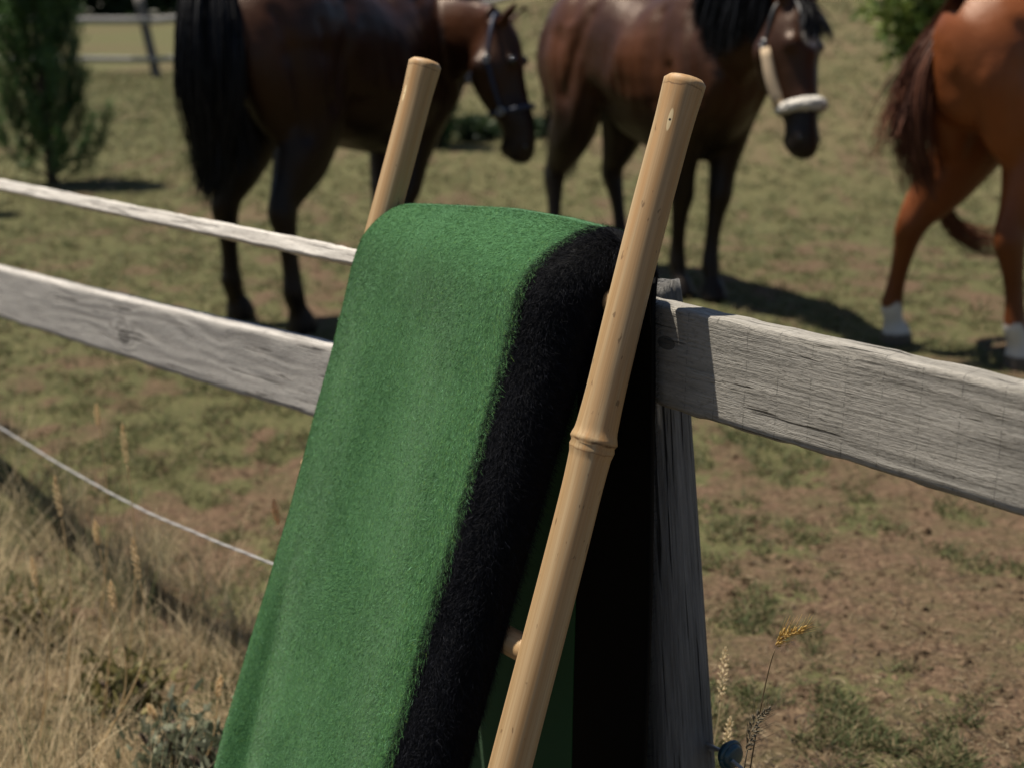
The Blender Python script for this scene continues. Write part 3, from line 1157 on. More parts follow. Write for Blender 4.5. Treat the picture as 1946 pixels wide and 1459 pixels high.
TRUNK = [(x_, y_, z_ - 0.045 * float(sstep(-0.25, 0.25, x_)) * float(sstep(0.85, 0.6, x_)), a_ + 0.045 * float(sstep(-0.25, 0.25, x_)) * float(sstep(0.85, 0.6, x_)), b_) for x_, y_, z_, a_, b_ in [(-0.835, 0, 1.25, 0.06, 0.05), (-0.80, 0, 1.25, 0.19, 0.15), (-0.70, 0, 1.245, 0.285, 0.235), (-0.52, 0, 1.255, 0.325, 0.285), (-0.32, 0, 1.268, 0.312, 0.282),
         (-0.10, 0, 1.222, 0.308, 0.284), (0.12, 0, 1.160, 0.350, 0.305), (0.34, 0, 1.165, 0.380, 0.285), (0.52, 0, 1.185, 0.395, 0.240), (0.68, 0, 1.150, 0.330, 0.205),
         (0.79, 0, 1.10, 0.22, 0.16), (0.85, 0, 1.08, 0.09, 0.07)]]
HIND = [(-0.50, 0.10, 1.33, 0.20, 0.13), (-0.50, 0.135, 1.20, 0.255, 0.150), (-0.47, 0.155, 1.05, 0.25, 0.145), (-0.44, 0.16, 0.92, 0.205, 0.125), (-0.475, 0.155, 0.79, 0.145, 0.100), (-0.545, 0.145, 0.67, 0.096, 0.070),
        (-0.605, 0.14, 0.585, 0.068, 0.048), (-0.625, 0.14, 0.525, 0.064, 0.048), (-0.612, 0.14, 0.44, 0.047, 0.037), (-0.60, 0.14, 0.33, 0.037, 0.031), (-0.595, 0.14, 0.235, 0.039, 0.034), (-0.592, 0.14, 0.185, 0.045, 0.040),
        (-0.570, 0.14, 0.115, 0.036, 0.035), (-0.555, 0.14, 0.075, 0.049, 0.049), (-0.545, 0.14, 0.04, 0.058, 0.055), (-0.535, 0.14, 0.0, 0.066, 0.060)]
FORE = [(0.46, 0.10, 1.36, 0.16, 0.09), (0.55, 0.125, 1.20, 0.19, 0.110), (0.60, 0.135, 1.06, 0.165, 0.110), (0.565, 0.14, 0.93, 0.135, 0.095), (0.55, 0.14, 0.80, 0.095, 0.075), (0.548, 0.14, 0.66, 0.066, 0.056),
        (0.555, 0.14, 0.575, 0.058, 0.052), (0.557, 0.14, 0.525, 0.057, 0.051), (0.550, 0.14, 0.45, 0.043, 0.040), (0.546, 0.14, 0.33, 0.035, 0.032), (0.546, 0.14, 0.235, 0.038, 0.034), (0.550, 0.14, 0.185, 0.043, 0.039),
        (0.573, 0.14, 0.115, 0.035, 0.035), (0.586, 0.14, 0.075, 0.049, 0.049), (0.594, 0.14, 0.04, 0.058, 0.055), (0.603, 0.14, 0.0, 0.066, 0.060)]
HEAD_S = [-0.03, 0.05, 0.13, 0.22, 0.32, 0.41, 0.49, 0.56, 0.605, 0.63]
HEAD_A = [0.075, 0.115, 0.145, 0.155, 0.120, 0.092, 0.078, 0.078, 0.066, 0.035]      # half depth
HEAD_B = [0.064, 0.096, 0.115, 0.110, 0.086, 0.070, 0.062, 0.067, 0.058, 0.032]      # half width
HEAD_O = [-0.02, -0.02, -0.035, -0.045, -0.022, 0.0, 0.008, 0.0, -0.01, -0.02]       # centre offset towards the forehead


def leg_path(T, side, foot=None, hockfwd=0.0):
    P = np.array(T, float)
    P[:, 1] *= side
    P[:, 3:] *= (1 + 0.20 * sstep(0.95, 0.7, P[:, 2]))[:, None]
    if foot is not None:
        dx = foot[0] - P[-1, 0]
        dy = foot[1] - P[-1, 1]
        w = 1 - sstep(0.08, 1.15, P[:, 2])
        w = np.where(P[:, 2] < 0.12, 1.0, w)
        P[:, 0] += dx * w
        P[:, 1] += dy * w
    if hockfwd:
        P[:, 0] += hockfwd * np.exp(-((P[:, 2] - 0.53) / 0.22) ** 2)
    return P


def horse(rootp, phi, feet, neck, poll, hdir, qdir, coatf, hair_c, tail, mane, label, sc=1.0, hock=(0, 0), tail_n=700, tail_r=0.05, mane_len=0.34, mane_side=-1, forelock=True, halter=None, mane_n=1300, ear_q=0.25, slim=1.0):
    """feet: local (x, y) for left hind, right hind, left fore, right fore; neck / poll / dirs in local space"""
    feet = [(a_ / sc, b_ / sc) for a_, b_ in feet]
    neck = [tuple(np.array(r_) / (sc if i_ > 1 else 1.0)) for i_, r_ in enumerate(neck)]
    poll = np.asarray(poll, float) / sc
    tail = [([np.array(p_) / (sc if i_ else 1.0) for i_, p_ in enumerate(g_)], rad_, n_, sp_) for g_, rad_, n_, sp_ in tail]
    root = empty("horse", (rootp[0], rootp[1], 0), phi)
    tag(root, label, "horse", "horses standing in the paddock behind the fence")
    h = np.asarray(hdir, float)
    h /= np.linalg.norm(h)
    q = np.asarray(qdir, float)
    q -= h * (q @ h)
    q /= np.linalg.norm(q)
    lat = np.cross(q, h)
    poll = np.asarray(poll, float)

    def hp(s, a_=0.0, b_=0.0):
        return poll + h * s + q * a_ + lat * b_
    parts = []
    parts.append(loft([(a_, b_, c_, d_, e_ * slim) for a_, b_, c_, d_, e_ in TRUNK], n=28))
    # withers, croup and brisket
    parts.append(loft([(0.05, 0, 1.36, 0.10, 0.10), (0.30, 0, 1.44, 0.115, 0.075), (0.47, 0, 1.49, 0.105, 0.06), (0.62, 0, 1.46, 0.07, 0.06)], n=14))
    parts.append(loft([(-0.72, 0, 1.39, 0.08, 0.10), (-0.50, 0, 1.455, 0.115, 0.17), (-0.25, 0, 1.44, 0.11, 0.15), (0.0, 0, 1.36, 0.1, 0.1)], n=14))
    g0 = tail[0][0]
    parts.append(loft([(-0.66, 0, 1.47, 0.06, 0.06), (*(np.array(g0[0]) * 0.5 + np.array(g0[1]) * 0.5), 0.045, 0.045), (*g0[1], 0.034, 0.034), (*(np.array(g0[1]) * 0.6 + np.array(g0[2]) * 0.4), 0.02, 0.02)], n=12))
    for sd in (1, -1):
        parts.append(loft([(-0.62, sd * 0.12, 1.36, 0.13, 0.10), (-0.66, sd * 0.13, 1.18, 0.15, 0.11), (-0.62, sd * 0.14, 1.00, 0.13, 0.10), (-0.55, sd * 0.145, 0.84, 0.075, 0.06)], n=14))
        parts.append(loft([(-0.36, sd * 0.17, 1.36, 0.10, 0.09), (-0.33, sd * 0.19, 1.15, 0.12, 0.09), (-0.30, sd * 0.16, 0.94, 0.10, 0.07)], n=12))
        parts.append(loft([(0.66, sd * 0.09, 1.24, 0.12, 0.09), (0.73, sd * 0.10, 1.10, 0.12, 0.09), (0.68, sd * 0.11, 0.97, 0.09, 0.07)], n=12))
    legs = [leg_path(HIND, 1, feet[0], hock[0]), leg_path(HIND, -1, feet[1], hock[1]), leg_path(FORE, 1, feet[2]), leg_path(FORE, -1, feet[3])]
    for i, P in enumerate(legs):
        parts.append(loft(P, n=16))
        if i < 2:   # point of the hock
            k = 7
            parts.append(loft([(P[k, 0] + 0.015, P[k, 1], P[k, 2] - 0.06, 0.025, 0.022), (P[k, 0] - 0.045, P[k, 1], P[k, 2] + 0.015, 0.030, 0.026), (P[k, 0] - 0.030, P[k, 1], P[k, 2] + 0.11, 0.022, 0.020), (P[k, 0] + 0.06, P[k, 1], P[k, 2] + 0.22, 0.03, 0.03)], n=10))
    neck = np.asarray(neck, float)
    nl = loft(neck, ref=np.cross(neck[-1, :3] - neck[0, :3], [0, 0, 1.0]), n=20)
    parts.append(nl)
    # jaw end of the neck
    pts = [hp(s) + q * o_ for s, o_ in zip(HEAD_S, HEAD_O)]
    parts.append(loft(np.column_stack([np.array(pts), HEAD_A, HEAD_B]), ref=lat, n=20))
    parts.append(ellipsoid(hp(0.555, -0.045), (0.052, 0.052, 0.045)))
    for sd in (1, -1):
        parts.append(ellipsoid(hp(0.16, -0.08, sd * 0.055), (0.085, 0.085, 0.085)))
        parts.append(ellipsoid(hp(0.165, 0.060, sd * 0.070), (0.036, 0.036, 0.036)))
        parts.append(ellipsoid(hp(0.545, 0.035, sd * 0.038), (0.030, 0.030, 0.030)))
        e0 = hp(-0.01, 0.03, sd * 0.055)
        up = -h * (0.85 if ear_q < 0.5 else 0.55) + q * ear_q + lat * sd * 0.28
        parts.append(loft([(*(e0 - up * 0.02), 0.022, 0.028), (*(e0 + up * 0.06), 0.026, 0.036), (*(e0 + up * 0.105), 0.018, 0.026), (*(e0 + up * 0.155), 0.004, 0.006)], ref=lat, n=12))
    V, F = join(parts)
    V[:, 2] *= sc
    V[:, :2] *= sc
    me0 = bpy.data.meshes.new("body")
    me0.from_pydata([tuple(p) for p in V], [], F)
    me0.update()
    tmp = bpy.data.objects.new("body", me0)
    COL.objects.link(tmp)
    md = tmp.modifiers.new("r", 'REMESH')
    md.mode = 'VOXEL'
    md.voxel_size = 0.0125
    md.use_smooth_shade = True
    md2 = tmp.modifiers.new("s", 'SMOOTH')
    md2.factor = 0.5
    md2.iterations = 16
    dg = bpy.context.evaluated_depsgraph_get()
    me_ = bpy.data.meshes.new_from_object(tmp.evaluated_get(dg))
    bpy.data.objects.remove(tmp)
    bpy.data.meshes.remove(me0)
    me_.name = "body"
    co = np.zeros(len(me_.vertices) * 3, dtype=np.float32)
    me_.vertices.foreach_get("co", co)
    co = co.reshape(-1, 3)
    nr = np.zeros(len(me_.vertices) * 3, dtype=np.float32)
    me_.vertices.foreach_get("normal", nr)
    nr = nr.reshape(-1, 3)
    wz = sstep(0.55, 0.85, co[:, 2] / sc)
    rel = (fbm(co[:, 0] * 5 + co[:, 1] * 3.1 + 3, co[:, 2] * 3.4 - co[:, 1] * 2.2, 2) - 0.5) * 0.045 * wz
    X_, Y_, Z_ = co[:, 0] / sc, np.abs(co[:, 1] / sc), co[:, 2] / sc

    def groove(x0, z0, x1, z1, depth, w):
        ux, uz = x1 - x0, z1 - z0
        L2 = ux * ux + uz * uz
        k_ = np.clip(((X_ - x0) * ux + (Z_ - z0) * uz) / L2, 0, 1)
        d_ = np.hypot(X_ - x0 - k_ * ux, Z_ - z0 - k_ * uz)
        return -depth * np.exp(-(d_ / w) ** 2) * sstep(0.04, 0.12, Y_) * sstep(0.95, 0.80, X_)
    rel = rel + groove(-0.22, 1.42, -0.36, 0.98, 0.022, 0.045) + groove(0.36, 1.42, 0.40, 1.0, 0.018, 0.045) + groove(-0.67, 1.36, -0.56, 0.86, 0.018, 0.035)
    rel = rel + groove(0.60, 1.44, 0.70, 1.02, 0.020, 0.04) + groove(-0.20, 0.98, 0.36, 0.93, 0.010, 0.04) + groove(-0.46, 1.32, -0.40, 1.0, 0.010, 0.03) + groove(0.50, 1.16, 0.60, 0.92, 0.014, 0.03)
    rel = rel + 0.0035 * np.sin(X_ * 75 + Z_ * 14) * sstep(-0.15, 0.0, X_) * sstep(0.38, 0.25, X_) * sstep(0.95, 1.05, Z_) * sstep(1.35, 1.2, Z_)
    co = (co + nr * rel[:, None]).astype(np.float32)
    me_.vertices.foreach_set("co", co.ravel())
    me_.update()
    A_ = me_.color_attributes.new("col", 'FLOAT_COLOR', 'POINT')
    c4 = np.ones((len(co), 4), dtype=np.float32)
    c4[:, :3] = coatf(co / sc, hp)
    A_.data.foreach_set("color", c4.ravel())
    me_.materials.clear()
    me_.materials.append(COAT)
    link("body", me_, root)

    def strands_obj(name, starts, paths_fn, n, w0, col, parent=root):
        P = paths_fn(n)
        V_, F_ = ribbons(P, w0 * (0.6 + 0.8 * rng.random(n)))
        K = P.shape[1]
        m_ = rng.random(n)[:, None]
        cset = np.array(col[0]) * (1 - m_) + np.array(col[1]) * m_
        return link(name, mesh_np(name, V_ * sc, F_, HAIR, np.repeat(cset, K * 2, axis=0)), parent)

    # tail(s): each a bundle round a guiding curve
    tail_parts_V = []
    for (guide, rad, n_, spread) in tail:
        G_ = catmull(guide, 14)
        rr = np.interp(np.linspace(0, 1, 14), np.linspace(0, 1, len(rad)), rad)
        a_ = rng.random(n_) * 2 * math.pi
        e_ = np.sqrt(rng.random(n_))
        T_ = np.gradient(G_, axis=0)
        T_ /= np.linalg.norm(T_, axis=1)[:, None]
        s1 = np.cross(T_, [0.3, 0.9, 0.2])
        s1 /= np.linalg.norm(s1, axis=1)[:, None]
        s2 = np.cross(T_, s1)
        P = G_[None] + (rr[None, :, None] * e_[:, None, None]) * (np.cos(a_)[:, None, None] * s1[None] + np.sin(a_)[:, None, None] * s2[None])
        cut = 0.72 + 0.28 * rng.random(n_) ** 0.6
        drift = rng.normal(size=(n_, 1, 3)) * spread * (np.linspace(0, 1, 14) ** 2)[None, :, None]
        fq_ = rng.random((n_, 1, 1)) * 6.0 + 3.0
        wv_ = np.sin(np.linspace(0, 1, 14)[None, :, None] * fq_ + rng.random((n_, 1, 3)) * 6.28) * np.linspace(0, 1, 14)[None, :, None]
        P = P + drift + wv_ * 0.02
        # shorten each strand individually
        Q = np.zeros_like(P)
        for i in range(n_):
            uq = np.linspace(0, 13 * cut[i], 14)
            for c_ in range(3):
                Q[i, :, c_] = np.interp(uq, np.arange(14), P[i, :, c_])
        tail_parts_V.append(Q)
    allP = np.concatenate(tail_parts_V)
    strands_obj("tail", None, lambda n: allP, len(allP), 0.007, hair_c)

    # mane along the crest
    if mane_n:
        NK = catmull(neck, 60)
        C_ = NK[:, :3]
        T_ = np.gradient(C_, axis=0)
        T_ /= np.linalg.norm(T_, axis=1)[:, None]
        ref = np.cross(neck[-1, :3] - neck[0, :3], [0, 0, 1.0])
        ref = ref / np.linalg.norm(ref)
        B_ = ref[None] - T_ * (T_ @ ref)[:, None]
        U_ = np.cross(B_, T_)
        if U_[30, 2] < 0:
            U_ = -U_
        idx = (18 + rng.random(mane_n) * 36.0)
        i0 = np.clip(idx.astype(int), 0, 59)
        crest = C_[i0] + U_[i0] * (NK[i0, 3] * 0.97)[:, None]
        sidev = B_[i0] * mane_side
        L_ = mane_len * (0.6 + 0.5 * rng.random(mane_n))
        K = 9
        P = np.zeros((mane_n, K, 3))
        rb = NK[i0, 4] + 0.018
        for k in range(K):
            u = k / (K - 1)
            arc = np.minimum(u * 3.0, 1.0)
            out_ = np.sin(arc * math.pi / 2) * rb * 1.05
            P[:, k] = crest + sidev * out_[:, None] + U_[i0] * (0.02 * (1 - arc) - 0.02)[..., None] - np.array([0, 0, 1.0]) * (L_ * u ** 1.15)[:, None] - T_[i0] * (0.04 * u * u)
        P += rng.normal(size=(mane_n, 1, 3)) * 0.02 * (np.linspace(0, 1, K))[None, :, None]
        strands_obj("mane", None, lambda n: P, mane_n, 0.008, hair_c)
    if forelock:
        nf = 160
        P = np.zeros((nf, 8, 3))
        b0 = rng.normal(size=nf) * 0.025
        Lf = 0.10 + 0.10 * rng.random(nf)
        for k in range(8):
            u = k / 7
            base = np.array([hp(-0.02 + Lf[i] * u, 0.085 + 0.055 * math.sin(min(1, u * 1.3) * 1.57), b0[i] * (1 + 0.9 * u)) for i in range(nf)])
            P[:, k] = base
        P += rng.normal(size=(nf, 1, 3)) * 0.010 * (np.linspace(0, 1, 8))[None, :, None]
        strands_obj("forelock", None, lambda n: P, nf, 0.012, hair_c)
    for sd in (1, -1):
        V_, F_ = ellipsoid(hp(0.168, 0.064, sd * 0.086), (0.023, 0.023, 0.023))
        link("eye", mesh_np("eye", V_ * sc, F_, EYE), root)
        V_, F_ = ellipsoid(hp(0.565, 0.045, sd * 0.050), (0.015, 0.015, 0.019))
        link("nostril", mesh_np("nostril", V_ * sc, F_, EYE), root)
    if halter:
        def ringp(s, ex, n=25):
            A0 = np.interp(s, HEAD_S, HEAD_A) + ex
            B0 = np.interp(s, HEAD_S, HEAD_B) + ex
            O0 = np.interp(s, HEAD_S, HEAD_O)
            return [hp(s, O0 + A0 * math.cos(g), B0 * math.sin(g)) for g in np.linspace(0, 2 * math.pi, n)]
        kind = halter
        strap = NAVY if kind == 'navy' else BLACKW
        hl = bpy.data.objects.new("halter", None)
        COL.objects.link(hl)
        hl.parent = root

        def add(nm, pts_, r_, m_, res=None):
            V_, F_ = tube(pts_, r_, n=8, res=res)
            link(nm, mesh_np(nm, V_ * sc, F_, m_), hl)
        sN = 0.385 if kind == 'navy' else 0.425
        rg = ringp(sN, 0.006)
        add("noseband", rg, 0.013, strap, 60)
        if kind == 'fleece':
            rg2 = np.array(ringp(sN, 0.012))
            rgp = np.vstack([rg2[-8:-1], rg2[:8]])
            V_, F_ = tube(rgp, 0.020 + 0.007 * np.sin(np.linspace(0, math.pi, len(rgp))) + 0.003 * rng.random(len(rgp)), n=22, res=90)
            V_ = V_ + rng.normal(size=V_.shape) * 0.0028
            link("fleece_cover", mesh_np("fleece_cover", V_ * sc, F_, FLEECE), hl)
        for sd in (1, -1):
            a0 = hp(sN, -0.03, sd * (np.interp(sN, HEAD_S, HEAD_B) + 0.012))
            a1 = hp(0.14, -0.045, sd * 0.122)
            a2 = hp(0.02, -0.01, sd * 0.100)
            a3 = hp(-0.045, 0.0, sd * 0.05)
            add("cheek_strap", [a0, (a0 + a1) / 2 + lat * sd * 0.008, a1], 0.010 if kind == 'navy' else 0.009, strap)
            if kind == 'fleece':
                add("cheek_fleece", [a0 + (a1 - a0) * 0.06, (a0 + a1) / 2 + lat * sd * 0.012, a0 + (a1 - a0) * 0.92], 0.027, TANFL)
            add("crown_strap", [a1, a2, a3, hp(-0.06, 0.0, 0)], 0.010, strap)
            add("throat_strap", [a1, hp(0.20, -0.17, sd * 0.06), hp(0.22, -0.205, 0)], 0.009, strap)
            for ctr in (a0, a1):
                cr = [ctr + lat * sd * 0.012 + h * 0.015 * math.cos(g) + q * 0.015 * math.sin(g) for g in np.linspace(0, 2 * math.pi, 17)]
                add("ring", cr, 0.005, STEEL, 33)
    return root


def lerp(a_, b_, w):
    w = w[:, None]
    return np.array(a_) * (1 - w) + np.array(b_) * w


def bay(body, under, black=(0.0042, 0.0040, 0.0042), star=False, orange_patches=()):
    def f(co, hp):
        z = co[:, 2]
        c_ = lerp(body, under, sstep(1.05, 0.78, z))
        n_ = fbm(co[:, 0] * 3 + 8, z * 3 + co[:, 1] * 2, 3)
        n2_ = fbm(co[:, 0] * 11 + 3, z * 11 + co[:, 1] * 7, 3)
        c_ = c_ * (0.70 + 0.6 * n_)[:, None] * (0.82 + 0.36 * n2_)[:, None]
        for gx, gz, gw, ga in orange_patches:  # soft orange patches, natural variation of the coat colour
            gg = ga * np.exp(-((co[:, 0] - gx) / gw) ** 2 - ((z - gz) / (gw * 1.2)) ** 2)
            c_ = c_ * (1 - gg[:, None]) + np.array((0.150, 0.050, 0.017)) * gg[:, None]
        headp = hp(0.30, 0)
        onhead = np.linalg.norm(co - headp, axis=1) < 0.45
        lg = np.where(onhead, 0, sstep(0.80, 0.58, z))
        c_ = c_ * (1 - lg[:, None]) + np.array(black) * lg[:, None]
        mz = sstep(0.24, 0.12, np.linalg.norm(co - hp(0.58, 0), axis=1))
        c_ = c_ * (1 - mz[:, None]) + np.array((0.010, 0.008, 0.008)) * mz[:, None]
        if star:
            d_ = co - hp(0.14, 0.11)
            st = sstep(0.055, 0.032, np.linalg.norm(d_, axis=1))
            c_ = c_ * (1 - st[:, None]) + np.array((0.6, 0.58, 0.55)) * st[:, None]
        return c_
    return f


def chestnut(co, hp):
    z = co[:, 2]
    n_ = fbm(co[:, 0] * 3 + 2, z * 3 + co[:, 1] * 2, 3)
    c_ = np.array((0.215, 0.062, 0.0175)) * (0.75 + 0.5 * n_)[:, None]
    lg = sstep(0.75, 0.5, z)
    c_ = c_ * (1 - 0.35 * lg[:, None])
    dark = np.exp(-((co[:, 0] + 0.36 - (z - 1.25) * 0.8) / 0.05) ** 2 - ((z - 1.25) / 0.06) ** 2) * 0.85  # shadow in the flank hollow, painted into the coat colour
    c_ = c_ * (1 - dark[:, None])
    hf = (z > 0.055) & (z < 0.185 + 0.02 * np.sin(co[:, 0] * 60)) & (co[:, 0] < 0)
    c_ = np.where(hf[:, None], np.array((0.62, 0.59, 0.54)), c_)
    c_ = np.where((z <= 0.055)[:, None], np.array((0.10, 0.085, 0.07)), c_)
    return c_


BLACKHAIR = ((0.004, 0.004, 0.005), (0.012, 0.012, 0.014))

# horse left: seen from behind its right flank, head turned to the right
hA = np.array([0.53, 0.848])
phiA = math.atan2(hA[1], hA[0])
rA = (-0.872, 7.35)
LA = lambda x, y, Y: local(rA, phiA, at(x, y, Y))
pA = LA(948, 52, 7.45)
neckA = [(0.28, 0, 1.22, 0.33, 0.15), (0.60, -0.03, 1.26, 0.30, 0.14)]
n1_ = LA(770, 56, 8.0)
n2_ = LA(872, 74, 7.72)
neckA += [(*n1_, 0.285, 0.125), (*n2_, 0.225, 0.105), (*(pA + np.array([0, 0, -0.02])), 0.145, 0.085)]
hdA = localdir(phiA, (0.17, -0.10, -0.97))
qA = localdir(phiA, (0.93, -0.30, 0.15))
dk = LA(398, -40, 6.62)
tailA = [([(-0.76, 0, 1.50), dk + np.array([0, 0, 0.02]), LA(398, 60, 6.50), LA(402, 180, 6.48), LA(404, 290, 6.52), LA(398, 372, 6.55)], [0.05, 0.085, 0.135, 0.13, 0.065, 0.01], 1900, 0.03),
         ([(-0.76, 0, 1.45), LA(410, 60, 6.50), LA(430, 190, 6.50), LA(452, 270, 6.53), LA(462, 330, 6.55)], [0.04, 0.07, 0.06, 0.04, 0.03], 260, 0.05)]
horse(rA, phiA, [(-0.545, 0.235), (-0.625, -0.235), (0.50, 0.12), (0.34, -0.10)], neckA, pA, hdA, qA,
      bay((0.019, 0.0062, 0.0028), (0.007, 0.0031, 0.0020), orange_patches=((-0.74, 1.3, 0.12, 0.30), (0.45, 1.35, 0.16, 0.22))), BLACKHAIR, tailA, None,
      "dark bay horse seen from behind, black tail hanging, head turned right in a navy halter", sc=1.09, halter='navy', mane_side=-1, forelock=False, ear_q=0.75)

# middle horse: comes towards the viewer, head to the right
hB = np.array([0.50, -0.866])
phiB = math.atan2(hB[1], hB[0])
rB = (0.735, 7.97)
LB = lambda x, y, Y: local(rB, phiB, at(x, y, Y))
pB = LB(1503, 22, 6.62)
neckB = [(0.28, 0, 1.24, 0.34, 0.16), (0.62, 0.02, 1.32, 0.30, 0.14)]
neckB += [(*LB(1425, 45, 7.05), 0.235, 0.115), (*LB(1472, 5, 6.80), 0.18, 0.095), (*(pB), 0.125, 0.08)]
hdB = localdir(phiB, (0.07, -0.30, -0.95))
qB = localdir(phiB, (0.52, -0.80, 0.25))
tailB = [([(-0.76, 0, 1.48), (-0.90, 0.03, 1.36), (-0.95, 0.05, 1.05), (-0.93, 0.06, 0.70), (-0.92, 0.06, 0.5)], [0.04, 0.08, 0.11, 0.09, 0.03], 500, 0.03)]
horse(rB, phiB, [(-0.38, 0.16), (-0.50, -0.24), (0.64, 0.03), (0.47, -0.06)], neckB, pB, hdB, qB,
      bay((0.040, 0.0145, 0.0058), (0.009, 0.0042, 0.0027), star=True, orange_patches=((-0.42, 1.24, 0.16, 0.55), (0.24, 1.22, 0.14, 0.5), (0.52, 1.10, 0.10, 0.4))), BLACKHAIR, tailB, None,
      "brown bay horse facing right with white fleece noseband and small white star", sc=1.05, halter='fleece', mane_side=1, mane_len=0.30, slim=0.90)

# right horse: chestnut, cut by the frame
hC = np.array([0.862, 0.507])
phiC = math.atan2(hC[1], hC[0])
rC = (2.55, 6.47)
LC = lambda x, y, Y: local(rC, phiC, at(x, y, Y))
pC = np.array([1.22, -0.02, 1.72])
neckC = [(0.28, 0, 1.24, 0.34, 0.16), (0.62, 0, 1.34, 0.30, 0.14), (0.88, 0, 1.50, 0.22, 0.11), (1.06, 0, 1.64, 0.17, 0.09), (*pC, 0.125, 0.08)]
tailC = [([(-0.78, 0, 1.47), LC(1800, 40, 6.22), LC(1750, 120, 6.18), LC(1732, 210, 6.16), LC(1738, 300, 6.18), LC(1758, 372, 6.22)], [0.04, 0.045, 0.055, 0.070, 0.055, 0.02], 620, 0.035),
         ([(-0.78, 0, 1.46), LC(1785, 60, 6.22), LC(1730, 150, 6.18), LC(1700, 225, 6.16), LC(1680, 290, 6.16)], [0.03, 0.035, 0.045, 0.045, 0.03], 150, 0.06),
         ([LC(1760, 300, 6.25), LC(1800, 410, 6.55), LC(1850, 452, 6.6), LC(1925, 468, 6.6)], [0.02, 0.025, 0.03, 0.015], 190, 0.05)]
f1 = local(rC, phiC, (1.789, 6.435, 0))
f2 = local(rC, phiC, (2.207, 5.983, 0))
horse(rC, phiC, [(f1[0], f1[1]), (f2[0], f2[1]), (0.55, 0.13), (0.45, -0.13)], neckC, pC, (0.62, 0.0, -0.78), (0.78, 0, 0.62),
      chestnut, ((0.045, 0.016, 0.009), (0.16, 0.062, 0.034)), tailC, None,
      "reddish chestnut horse with white hind socks and tail swishing left", sc=1.05, halter=None, mane_side=-1)


# ------------------------------------------------------------------ trees and bushes
leaf_mat = attr_mat("leaf", 0.6, 0.3, trans=0.25)
bark_mat = plain("bark", (0.07, 0.05, 0.035), 0.9, nscale=30, var=0.5)


def leaves_from(P, D, n_per, length, width, spread, cols):
    """leaf / needle quads round points P with directions D"""
    N_ = len(P) * n_per
    base = np.repeat(P, n_per, axis=0) + rng.normal(size=(N_, 3)) * spread
    d_ = np.repeat(D, n_per, axis=0) + rng.normal(size=(N_, 3)) * 0.55
    d_ /= np.linalg.norm(d_, axis=1)[:, None]
    L_ = length * (0.5 + 0.9 * rng.random(N_))
    K = 3
    PP = np.stack([base, base + d_ * (L_ * 0.55)[:, None], base + d_ * L_[:, None] + rng.normal(size=(N_, 3)) * 0.1 * length], axis=1)
    V_, F_ = ribbons(PP, width * (0.7 + 0.6 * rng.random(N_)))
    m_ = rng.random(N_)[:, None]
    c_ = np.array(cols[0]) * (1 - m_) + np.array(cols[1]) * m_
    return V_, F_, np.repeat(c_, 6, axis=0)


def conifer(base, height, label, lean=(0, 0)):
    root = empty("conifer_tree", base)
    tag(root, label, "tree")
    tr = [(0, 0, -0.05, 0.05, 0.05), (lean[0] * 0.3, lean[1] * 0.3, height * 0.4, 0.035, 0.035), (lean[0], lean[1], height, 0.006, 0.006)]
    parts = [loft(tr, n=10)]
    pts, dirs = [], []
    nb = 64
    for i in range(nb):
        u = 0.005 + 0.97 * i / nb
        z0 = height * u
        az = i * 2.4 + random.random() * 0.8
        reach = (0.10 + 0.34 * (1 - u) ** 0.9) * (0.65 + 0.7 * random.random())
        up = 0.45 + 0.5 * random.random()
        cx, cy = lean[0] * u, lean[1] * u
        q = [np.array([cx, cy, z0]), np.array([cx + math.cos(az) * reach * 0.7, cy + math.sin(az) * reach * 0.7, z0 + up * 0.22]), np.array([cx + math.cos(az) * reach, cy + math.sin(az) * reach, z0 + up * 0.75])]
        C2 = catmull(q, 12)
        parts.append(loft(np.column_stack([C2, np.linspace(0.012, 0.003, 12), np.linspace(0.012, 0.003, 12)]), ref=(0.2, 0.3, 1), n=6, res=12))
        T2 = np.gradient(C2, axis=0)
        T2 /= np.linalg.norm(T2, axis=1)[:, None]
        pts.append(C2[2:])
        dirs.append(T2[2:])
        for k in range(4):
            c0 = C2[3 + k * 2]
            a2 = random.random() * 6.28
            e_ = np.array([math.cos(a2) * 0.07, math.sin(a2) * 0.07, 0.14])
            tw = c0 + np.linspace(0, 1, 6)[:, None] * e_
            pts.append(tw)
            dirs.append(np.tile(e_ / np.linalg.norm(e_), (6, 1)))
    V_, F_ = join(parts)
    link("trunk", mesh_np("trunk", V_, F_, bark_mat), root)
    P_ = np.vstack(pts)
    D_ = np.vstack(dirs)
    V_, F_, c_ = leaves_from(P_, D_, 10, 0.085, 0.011, 0.022, ((0.020, 0.054, 0.018), (0.100, 0.175, 0.052)))
    link("crown", mesh_np("crown", V_, F_, leaf_mat, c_), root)
    return root


